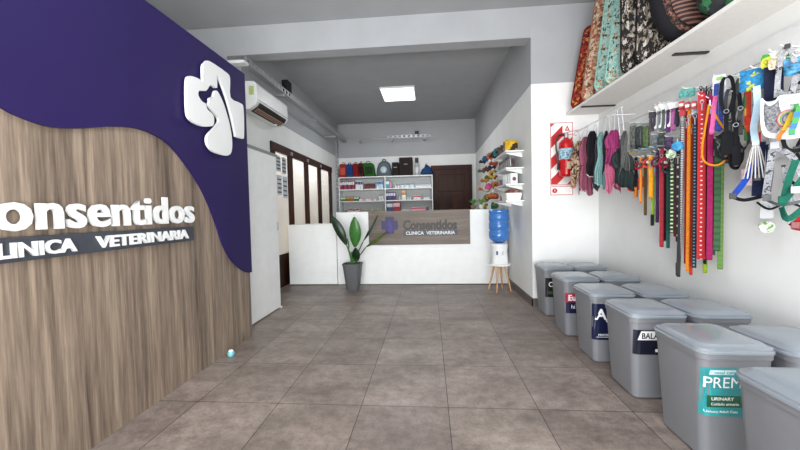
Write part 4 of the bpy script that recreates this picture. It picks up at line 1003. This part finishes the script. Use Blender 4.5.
# cluster of thin wands projecting on hooks and the buckled collars under them
for i, (px, py, c, l_) in enumerate(((632, 152, 'c8a04a', 'gold'), (640, 150, '8fb8b8', 'pale teal'), (648, 149, 'a9c4c2', 'aqua'), (656, 147, 'c9ccd0', 'silver'), (664, 146, '9aa6ae', 'grey blue'))):
    t = thing('toy_wand', 'slim %s wand lying level across hooks above the short leashes' % l_, 'toy', Hp(px, py, 1.80), 0)
    MB().tube([(-.10, -.06, -.006), (0, 0, 0), (.065, .04, .004)], .007, 8).build('wand', mat(c, .35, 0, .2, 60), t)
    MB().lathe([(.002, -.012), (.012, 0), (.002, .012)], (-.10, -.06, -.006), 10).build('tip', mat('4c6a6c', .5), t)
for i, (px, py, c, l_) in enumerate(((640, 160, '8a2028', 'dark red'), (648, 158, 'b8443a', 'brick red'), (657, 157, '5a2440', 'plum'), (664, 158, 'a02030', 'crimson'), (667, 163, '2a3036', 'black'))):
    t = thing('dog_collar', '%s buckled collar bunched at the top of the short leashes' % l_, 'collar', Hp(px, py, 1.75), -.6+.2*i)
    MB().ribbon([(.034*math.cos(a), .02*math.sin(a), -.036+.036*math.sin(a+.5)) for a in [k_*PI/8 for k_ in range(16)]], .016, .003, (0, .4, 1), True).build('collar_band', B_(c), t)
    MB().bx((0, -.022, -.035), (.03, .008, .02)).build('buckle', mat('c4a8a0' if i % 2 else '1a1a1c', .35), t, bevel=.002)
# buckles and card on the long leash hook
carded('leash_card', 'teal patterned card above the checked and red leashes', 'card', 687, 90, 101, .09, TCARD, TCARD, 1.765, kind='none', cardh=.06)
for i, (px, py) in enumerate(((681.5, 102), (687.5, 103), (694, 102))):
    t = thing('leash_buckle', 'red and white buckle tag under the teal card', 'buckle', Hp(px, py, 1.755), -.7, 'red buckle tags under the teal card')
    MB().bx((0, 0, -.02), (.03, .012, .05)).build('buckle_body', mat('b02a2c', .4), t, bevel=.003)
    MB().bx((0, -.007, -.02), (.022, .002, .018)).build('buckle_label', WCARD, t)
for i in range(5):
    t = thing('snap_clip', 'small dark metal snap clip bunched above the wide red leash', 'clip', Hp(701+i*2.7, 86+1.5*(i % 2), 1.765), i*.6, 'dark snap clips above the wide red leash')
    MB().tube([(.008*math.cos(a), 0, .010*math.sin(a)-.012) for a in [k_*PI/5 for k_ in range(10)]], .0028, 6, True).build('ring', mat('3a3c40', .3, .7), t)
    MB().tube([(0, 0, -.022), (.003, 0, -.05), (-.004, 0, -.065)], .005, 6).build('clip_body', mat('3a3c40', .3, .7), t)
leash('pink strap curling left of the blue collar', 715.5, 96, 134, .022, B_('d0609a'), 1.745, snap=False, sway=-.015)
# blue collar on white card
t = thing('carded_collar', 'bright blue strap on a long white card near the top', 'collar', Hp(719.5, 75, 1.77), -.75)
MB().prism(rpoly(.062, .20, .008, 0, -.10), lambda u, v, d: (u, d, v), -.002, 0).build('header_card', WCARD, t)
MB().ribbon(curve3([(-.012, -.008, -.05), (-.014, -.02, -.16), (-.01, -.012, -.31), (.008, -.01, -.32), (.010, -.016, -.16), (.012, -.006, -.05)], 5), .022, .003).build('strap', S('1f3f9c', '20306a', .03, .3), t)
MB().prism(rpoly(.03, .02, .004, 0, -.02), lambda u, v, d: (u, d, v), -.0035, -.0021).build('printed_label', mat('8cbc6a', .5), t)
hook(t.location.y, t.location.z-.008, .14)

# ---------- harnesses
def harness(label, px, y0, y1, w, m, X=1.78, rz=-.75, mb_=BLACK, band=.022, pouch=None, ring=True, name='pet_harness', card=None, hk=True, tw=0, rl=.6):
    top = Hp(px, y0, X); ln = top.z-at(px, y1, 'X', X).z; t = thing(name, label, 'harness', top, rz)
    w2 = w*.42; band = band*.8
    MB().ribbon(curve3([(0, 0, 0), (-w2*.45, -.01, -ln*.06), (-w2*.55, -.02, -ln*.28), (0, -.028, -ln*.48), (w2*.6, -.02, -ln*.28), (w2*.45, -.01, -ln*.06), (0, .004, 0)], 6), band, .0035, (1, 0, .15)).build('neck_strap', m, t)
    MB().ribbon(curve3([(0, -.03, -ln*.42), (tw, -.035, -ln*.62), (tw*.5, -.03, -ln*.80)], 5), band*1.15, .0045).build('chest_strap', m, t)
    MB().ribbon(curve3([(0, -.028, -ln*.68), (-w2, -.02, -ln*.78), (-w2*.85, 0, -ln*.95), (0, .015, -ln), (w2*.85, 0, -ln*.93), (w2, -.02, -ln*.76), (0, -.028, -ln*.68)], 6), band, .0035, (.4, 0, 1)).build('girth_strap', m, t)
    for s_ in (-1, 1): MB().bx((s_*w2*.86, -.022, -ln*.78), (band*1.0, .010, band*1.3)).build('buckle', mb_, t, bevel=.002)
    if ring: MB().tube([(.011*math.cos(a), -.036, -ln*.44+.011*math.sin(a)) for a in [k_*PI/5 for k_ in range(10)]], .0022, 6, True).build('ring', STEEL, t)
    if pouch: MB().prism(rpoly(w*rl, ln*.26, .012, w*.05, -ln*.84), lambda u, v, d: (u, d, v), -.045, -.03).build('pad', pouch, t, bevel=.004)
    if card: MB().prism(rpoly(w*.8, .09, .008, 0, -.04), lambda u, v, d: (u, d, v), -.012, -.010).build('header_card', card, t)
    if hk: hook(top.y, top.z-.003, 1.875-X+.03)
    return t
BK = cloth('17181c')
harness('black harness with a wide black pad right of the blue strap', 727.5, 76, 158, .11, BK, 1.75, pouch=cloth('15161a'), rl=.5)
harness('charcoal harness with grey ribbed strap behind the black padded one', 731, 88, 162, .09, S('45474c', '2a2c30', .014, .4), 1.80)
harness('small black harness hanging between the padded one and the grey one', 737, 92, 168, .06, BK, 1.78, pouch=cloth('1b1c1f'))
harness('dark grey harness with long loops left of the red strap', 741.5, 77, 150, .08, cloth('4a4a4a'), 1.80)
leash('short vermilion strap beside the blue printed card', 749, 88, 132, .018, B_('cf4230'), 1.80, snap=False)
leash('short rainbow strap left of the vermilion strap', 746.5, 92, 140, .014, floral(['d8b52a', '3e8f4a', 'c93a28', '6a3f7a'], 18, (.2, .2, 1)), 1.80, snap=False)
leash('beige strap right of the pale blue lead', 762.5, 84, 132, .026, B_('b9a896'), 1.80, snap=False)
leash('crimson strap low beside the beige one', 759, 120, 145, .016, B_('c0242c'), 1.81, snap=False)
FISH = floral(['1f78ac', '2280b4', '2a86b8', 'b8c04a', '1a6a98', '2078ac'], 40)
carded('lead_card', 'bright blue card with yellow fish shapes', 'card', 756, 70, 90, .13, FISH, FISH, 1.74, kind='bag', cardh=.1)
# pale blue lead with fan of cords
tp = Hp(756.5, 90, 1.72); l1 = tp.z-at(756, 142, 'X', 1.72).z; l2 = tp.z-at(756, 178, 'X', 1.72).z
t = thing('cord_lead', 'pale blue padded lead ending in a fan of white cords', 'leash', tp, -.75)
MB().ribbon(curve3([(0, 0, .02), (.004, 0, -l1*.3), (-.008, 0, -l1*.7), (0, 0, -l1)], 5), .028, .010).build('strap', mat('a9c4d8', .6), t)
MB().bx((0, 0, -l1-.008), (.03, .014, .02)).build('clamp', STEEL, t, bevel=.002)
for i in range(7):
    a = (i-3)/3; MB().tube(curve3([(a*.006, 0, -l1-.01), (a*.02, -.004*(i % 2), -l1-.05), (a*.045, .004*(i % 2), -l2)], 4), .003, 6).build('cord', mat('c9cbcf' if i % 2 else 'a8a29c', .6), t)
t = thing('pink_card', 'pale pink card behind the fan of white cords', 'card', Hp(752, 168, 1.85), -.75)
MB().prism(rpoly(.09, .10, .006, 0, -.05), lambda u, v, d: (u, d, v), -.002, 0).build('card_sheet', mat('e0c4c4', .6, 0, .1, 30), t)
MB().tube([(0, 0, -.002), (0, .0, .03)], .002, 5).build('cord', WCARD, t)
def bands(label, X, items, buckles=(), hk=None, name='pet_harness', cat='harness'):
    'a harness laid out as flat webbing bands; each item is (path sighted on the plane X, width, material)'
    p0 = at(*items[0][0][0], 'X', X); t = thing(name, label, cat, p0, -.70); ca_, sa_ = math.cos(.70), math.sin(.70)
    for k_, (pth, w, m) in enumerate(items):
        q = [at(a_, b_, 'X', X)-p0 for a_, b_ in pth]
        # the hanging plane faces the shop, turned 40 degrees off the wall
        q = [Vector((-v.y*1.02/ca_*.78, -.006*k_-.004*(i % 2), v.z)) for i, v in enumerate(q)]
        MB().ribbon(curve3(q, 5), w, .004, (0, -.25, 1) if abs(q[-1].x-q[0].x) > abs(q[-1].z-q[0].z) else (1, 0, .1)).build('strap', m, t)
    for a_, b_, sz, m in buckles:
        v = at(a_, b_, 'X', X)-p0; MB().bx((-v.y*1.02/ca_*.78, -.006*len(items)-.01, v.z), (sz, .010, sz*1.1)).build('buckle', m, t, bevel=.002)
    if hk: hook(p0.y, p0.z-.003, 1.875-X+.03)
    return t
NV = cloth('161c38'); RBL = cloth('1c3f98'); TL = cloth('175a4a'); RD = cloth('981820')
bands('navy harness with a slanting royal blue strap under the blue fish card', 1.76, [([(760, 142), (759, 165), (758, 196)], .045, NV), ([(766, 144), (766, 168), (764, 192)], .03, NV), ([(758, 160), (750, 182), (743, 196)], .028, RBL), ([(743, 197), (750, 200), (762, 196)], .018, cloth('14151a'))], [(743, 196, .03, BLACK), (758, 178, .03, BLACK)])
carded('lead_card', 'green and yellow card at the top beside the pale harness', 'card', 775, 54, 66, .10, floral(['3f9a3c', 'd8d84a', 'e6e6da', '2f8a4a'], 24), WCARD, 1.76, kind='none', cardh=.07)
t = leash('broad navy strap below the green and yellow card', 774, 64, 100, .07, B_('1a2038'), 1.76, snap=False, gap=.006)
carded('harness_card', 'cream card with brown print just under the green card', 'card', 777, 60, 72, .06, mat('cdb89a', .5, 0, .4, 70), WCARD, 1.735, kind='none', cardh=.05)
STAR = floral(['9a9ca1', 'a4a6aa', '8f9196', 'a8aaae', '3f4148', '9a9ca1', 'a2a4a8'], 70)
DG = mat('4a4c52', .5)
bands('tall pale grey star print harness above the cat shaped card', 1.755, [([(787, 46), (783, 58), (781, 78), (780, 98)], .021, STAR), ([(787, 46), (791, 56), (792, 78), (789, 98)], .021, STAR), ([(781, 92), (786, 96), (790, 92)], .022, STAR)], [(787, 48, .02, BLACK)], True)
bands('low pale grey star print harness beneath the cat shaped card', 1.73, [([(774, 128), (772, 158), (768, 198)], .027, STAR), ([(775, 148), (785, 156), (792, 176), (795, 200)], .026, STAR), ([(780, 165), (781, 184), (785, 202)], .018, STAR), ([(768, 199), (778, 205), (795, 200)], .014, DG)], [(774, 146, .032, mat('a9abb0', .4)), (769, 198, .03, DG)])
bands('thin black harness tangled behind the low star print one', 1.79, [([(778, 130), (784, 150), (796, 160)], .012, BK), ([(796, 132), (790, 150), (797, 172)], .014, BK), ([(764, 202), (772, 209), (784, 203), (797, 210)], .010, BK), ([(784, 178), (790, 186), (799, 190)], .012, BK)], [(790, 150, .03, BLACK), (796, 160, .03, STEEL)])
# cat shaped card with coiled rainbow collar
cp = Hp(784, 98, 1.69)
t = thing('cat_card', 'white card cut with cat ears carrying a coiled rainbow lead', 'card', cp, -.70); t.scale = (.68, .7, .84)
cat = smoothpoly([(-.115, -.01), (-.108, .02), (-.085, -.005), (-.045, -.008), (-.02, .018), (.03, .012), (.10, .008), (.115, -.04), (.11, -.20), (.05, -.235), (-.05, -.22), (-.10, -.19), (-.115, -.10)], 3)
MB().prism([(u, v) for u, v in cat], lambda u, v, d: (u, d, v), -.002, 0).build('card_sheet', mat('c4c6c8', .5, 0, .03, 30), t)
MB().pillow(smoothpoly([(-.095, -.01), (-.075, -.03), (-.045, -.025), (-.025, -.005), (-.02, -.05), (.0, -.12), (-.03, -.19), (-.08, -.17), (-.098, -.08)], 3), .008, lambda u, v, d: (u, d-.003, v), 4).build('cat_print', mat('6a6b70', .5, 0, .7, 90), t)
RB = ['c93a28', 'd9772c', 'd8b52a', '3e8f4a', '2f7fa8', '6a3f7a']
for i, c in enumerate(RB):
    r_ = .052-.005*i
    MB().tube([(.02+r_*math.cos(a), -.012-.003*(i % 2), -.12+r_*.9*math.sin(a)) for a in [k_*PI/10 for k_ in range(20)]], .0035, 6, True).build('coil', mat('9a9ca4' if i in (1, 4) else c, .5), t)
text('lettering', 'Collar gato', .07, .014, .0006, mat('7a7a80', .5), t, (.02, -.003, -.02), FRONT, 0)
text('lettering', 'BASIC', .05, .012, .0006, mat('7a7a80', .5), t, (.03, -.003, -.05), FRONT, 0)
leash('slanting rainbow strap at the right edge of the display', 796, 104, 138, .015, floral(['c93a28', 'd9772c', 'd8b52a', '3e8f4a', '2f7fa8', '6a3f7a'], 14, (.15, .15, 1)), 1.70, snap=False, sway=-.05, gap=.006)
leash('green and blue short strap at right edge over the rainbow strap', 799, 106, 134, .02, stripes('3e8f4a', '2f6fb8', .05, .5), 1.68, snap=False, sway=-.02, gap=.006)
carded('lead_card', 'blue patterned card at the top right edge of the display', 'card', 799, 58, 74, .10, mat('3a86b4', .5, 0, .5, 50), mat('3a86b4', .5, 0, .5, 50), 1.78, kind='bag', cardh=.06)
harness('black harness at the right edge under the blue card', 798, 82, 150, .10, BK, 1.80)
bands('teal harness low at the right edge', 1.73, [([(796, 160), (791, 180), (787, 204)], .026, TL), ([(800, 178), (793, 192), (786, 206)], .022, TL), ([(786, 207), (790, 219), (801, 208)], .028, TL)], [(787, 200, .034, TL), (795, 190, .03, mat('a8b0ae', .4))])
bands('red harness lowest at the right edge of the display', 1.75, [([(792, 227), (797, 222), (803, 212)], .036, RD), ([(792, 227), (798, 229), (804, 228)], .02, RD)], [(794, 225, .03, mat('6a1018', .4))])
# clear pack with round green item hanging lowest
tk = Hp(767, 196, 1.80)
t = thing('clear_pack', 'clear pack with round green and white item hanging lowest on the display', 'pack', tk, -.7)
MB().prism(rpoly(.05, .10, .008, 0, -.07), lambda u, v, d: (u, d, v), -.002, 0).build('card_sheet', glassy((.8, .82, .84), .35, .2), t)
MB().tube([(.012*math.cos(a), -.004, -.06+.016*math.sin(a)) for a in [k_*PI/6 for k_ in range(12)]], .003, 6, True).build('ring', mat('9a9ea2', .3, .5), t)
MB().lathe([(.003, -.012), (.028, -.008), (.034, 0), (.028, .008), (.003, .012)], (0, 0, 0), 18).build('round_item', floral(['e0e4de', 'cfd8c8', '6fa04a', 'e9ebe6'], 50), t, smooth=True)
t.children[-1].rotation_euler = (PI/2-.3, 0, 0); t.children[-1].location = (.0, -.006, -.165)
MB().tube([(0, 0, -.02), (0, .0, .10)], .0015, 5).build('cord', WCARD, t)
for y in (.9, 1.2, 1.5): hook(y, 1.9)
for px, py in ((612, 113), (628, 106), (643, 99), (668, 88)):
    p_ = at(px, py, 'X', 1.80)

# ================================================================== GARMENTS IN THE CORNER
gr_ = thing('garment_rail', 'short white rail holding small pet clothes in the corner', 'rail', (1.66, 3.9, 1.955))
MB().tube([(-.03, .22, 0), (-.03, -.75, 0)], .005, 8).build('rail_bar', WHITEM, gr_)
for y in (.1, -.5): MB().tube([(-.03, y, 0), (.24, y, 0)], .0035, 8).build('bracket_arm', WHITEM, gr_)
def garment(label, px, y0, y1, w, m, X=1.63, rz=-.3, sk=0, m2=None, shape='vest', th=.03):
    'a little coat hanging in folds: draped front and back sheets, with sleeves on the wide ones'
    top = Hp(px, y0, X); top.z = min(top.z, 1.94); ln = top.z-at(px, y1, 'X', X).z; t = thing('pet_garment', label, 'pet clothing', top, rz)
    rg = random.Random(int(px*7)); ph = rg.uniform(0, 6); kf = rg.uniform(2.2, 3.4); nu, nv = 22, 18
    def W_(v): return w*(.30+.70*min(1, v/.25)**.7)*(1-.22*math.sin(PI*min(1, max(0, (v-.2)/.5))))*(1 if shape == 'vest' else .8+.35*v)
    def pt(i, j, sd_):
        u = i/nu*2-1; v = j/nv
        d = .012*math.sin(kf*PI*u+ph+1.4*v)*(.3+v)+.006*math.sin(9*u+7*v+ph)
        hem = .10*math.sin(2.1*u+ph)+.05*math.sin(5*u+ph*2)
        return (u*W_(v)/2*(1-.12*abs(math.sin(kf*PI*u+ph)))+sk*v*ln+.006*math.sin(8*v+ph), d+sd_*(th*.35*(1-u*u)**.5*(.4+.6*math.sin(PI*min(1, v*.8+.2)))), -ln*v*(1-hem*v*.8))
    for sd_, nm_ in ((-1, 'front_cloth'), (1, 'back_cloth')):
        v = [pt(i, j, sd_) for j in range(nv+1) for i in range(nu+1)]
        f = [(j*(nu+1)+i, j*(nu+1)+i+1, (j+1)*(nu+1)+i+1, (j+1)*(nu+1)+i) for j in range(nv) for i in range(nu)]
        o = MB().add(v, f).build(nm_, m, t, smooth=True); q = o.modifiers.new('thick', 'SOLIDIFY'); q.thickness = .003
    if m2: MB().tube([pt(i, nv, -1) for i in range(nu+1)], .005, 6).build('trim', m2, t)
    if shape == 'vest':
        for s_ in (-1, 1):
            MB().tube(curve3([pt(2 if s_ < 0 else nu-2, 3, -1), Vector(pt(0 if s_ < 0 else nu, 6, -1))+Vector((s_*.008, -.012, 0)), Vector(pt(1 if s_ < 0 else nu-1, 10, -1))+Vector((s_*.004, -.014, 0))], 4), [.010]*2+[.015]*4+[.017]*3, 10).build('sleeve', m, t, smooth=True)
    dx = 1.63-top.x; up_ = 1.955-top.z; q = Vector((dx*math.cos(rz), -dx*math.sin(rz), up_))
    MB().tube([(0, 0, -.02), (0, 0, .0), q, q+Vector((.008, 0, .008)), q+Vector((.016, 0, -.004))], .002, 6).build('hanger_hook', STEEL, t)
    return t
LEO = floral(['c9a585', '2a1a14', 'b98c6a', 'd8bfa0', '1c1412', 'c4a080', '3a241a'], 60)
garment('leopard print pet coat hanging beside the fire extinguisher', 579, 141, 184, .14, LEO, 1.56, -.1, -.06, cloth('c98a90'))
garment('dusty pink pet coat right of the leopard print one', 586, 137, 190, .13, cloth('96546a'), 1.61, -.15, 0, cloth('b98a98'), th=.03)
garment('second leopard print scrap with pink hem behind the dusty pink coat', 583, 150, 192, .08, LEO, 1.68, -.1, 0, cloth('b0708a'), 'long', th=.03)
garment('long black pet coat with white trim', 593, 131, 176, .12, cloth('1b1a1d'), 1.61, -.2, .0, cloth('c9c4c4'))
garment('slate grey pet coat behind the black one', 597, 140, 187, .07, cloth('474a52'), 1.64, -.2, .0, None, 'long', th=.03)
garment('dark red slim pet coat low behind the black coat', 590, 158, 192, .06, cloth('6a1c24'), 1.66, -.2, .0, None, 'long', th=.03)
garment('pale teal pet sweater in the middle of the clothes rail', 602, 132, 184, .10, cloth('7fa8a6'), 1.61, -.25, .0, cloth('a9c9c6'), 'long')
garment('dark grey slim garment between the pale teal and pink ones', 605.5, 131, 172, .05, cloth('303032'), 1.61, -.3, 0, None, 'long', th=.03)
garment('rose pink pet dress with pink lobed hem', 609, 134, 189, .09, cloth('b05a78'), 1.60, -.3, .04, cloth('c98aa0'), 'long')
garment('deep pink pet sweater right of the rose pink dress', 614, 130, 166, .13, cloth('8c3464'), 1.62, -.3, .0, cloth('6f2a50'))
garment('pink sleeve shaped garment hanging low under the deep pink sweater', 612, 150, 190, .07, cloth('a84a6c'), 1.66, -.3, .10, None, 'long', th=.03)
garment('dark green grey pet coat, rightmost of the clothes', 621, 148, 187, .15, cloth('2a3434'), 1.66, -.4, .10, cloth('20282a'))
garment('slim grey pet coat with long sleeve hanging at the clothes rail end', 624, 131, 172, .07, cloth('5c5e5c'), 1.65, -.4, 0, None, 'long', th=.035)
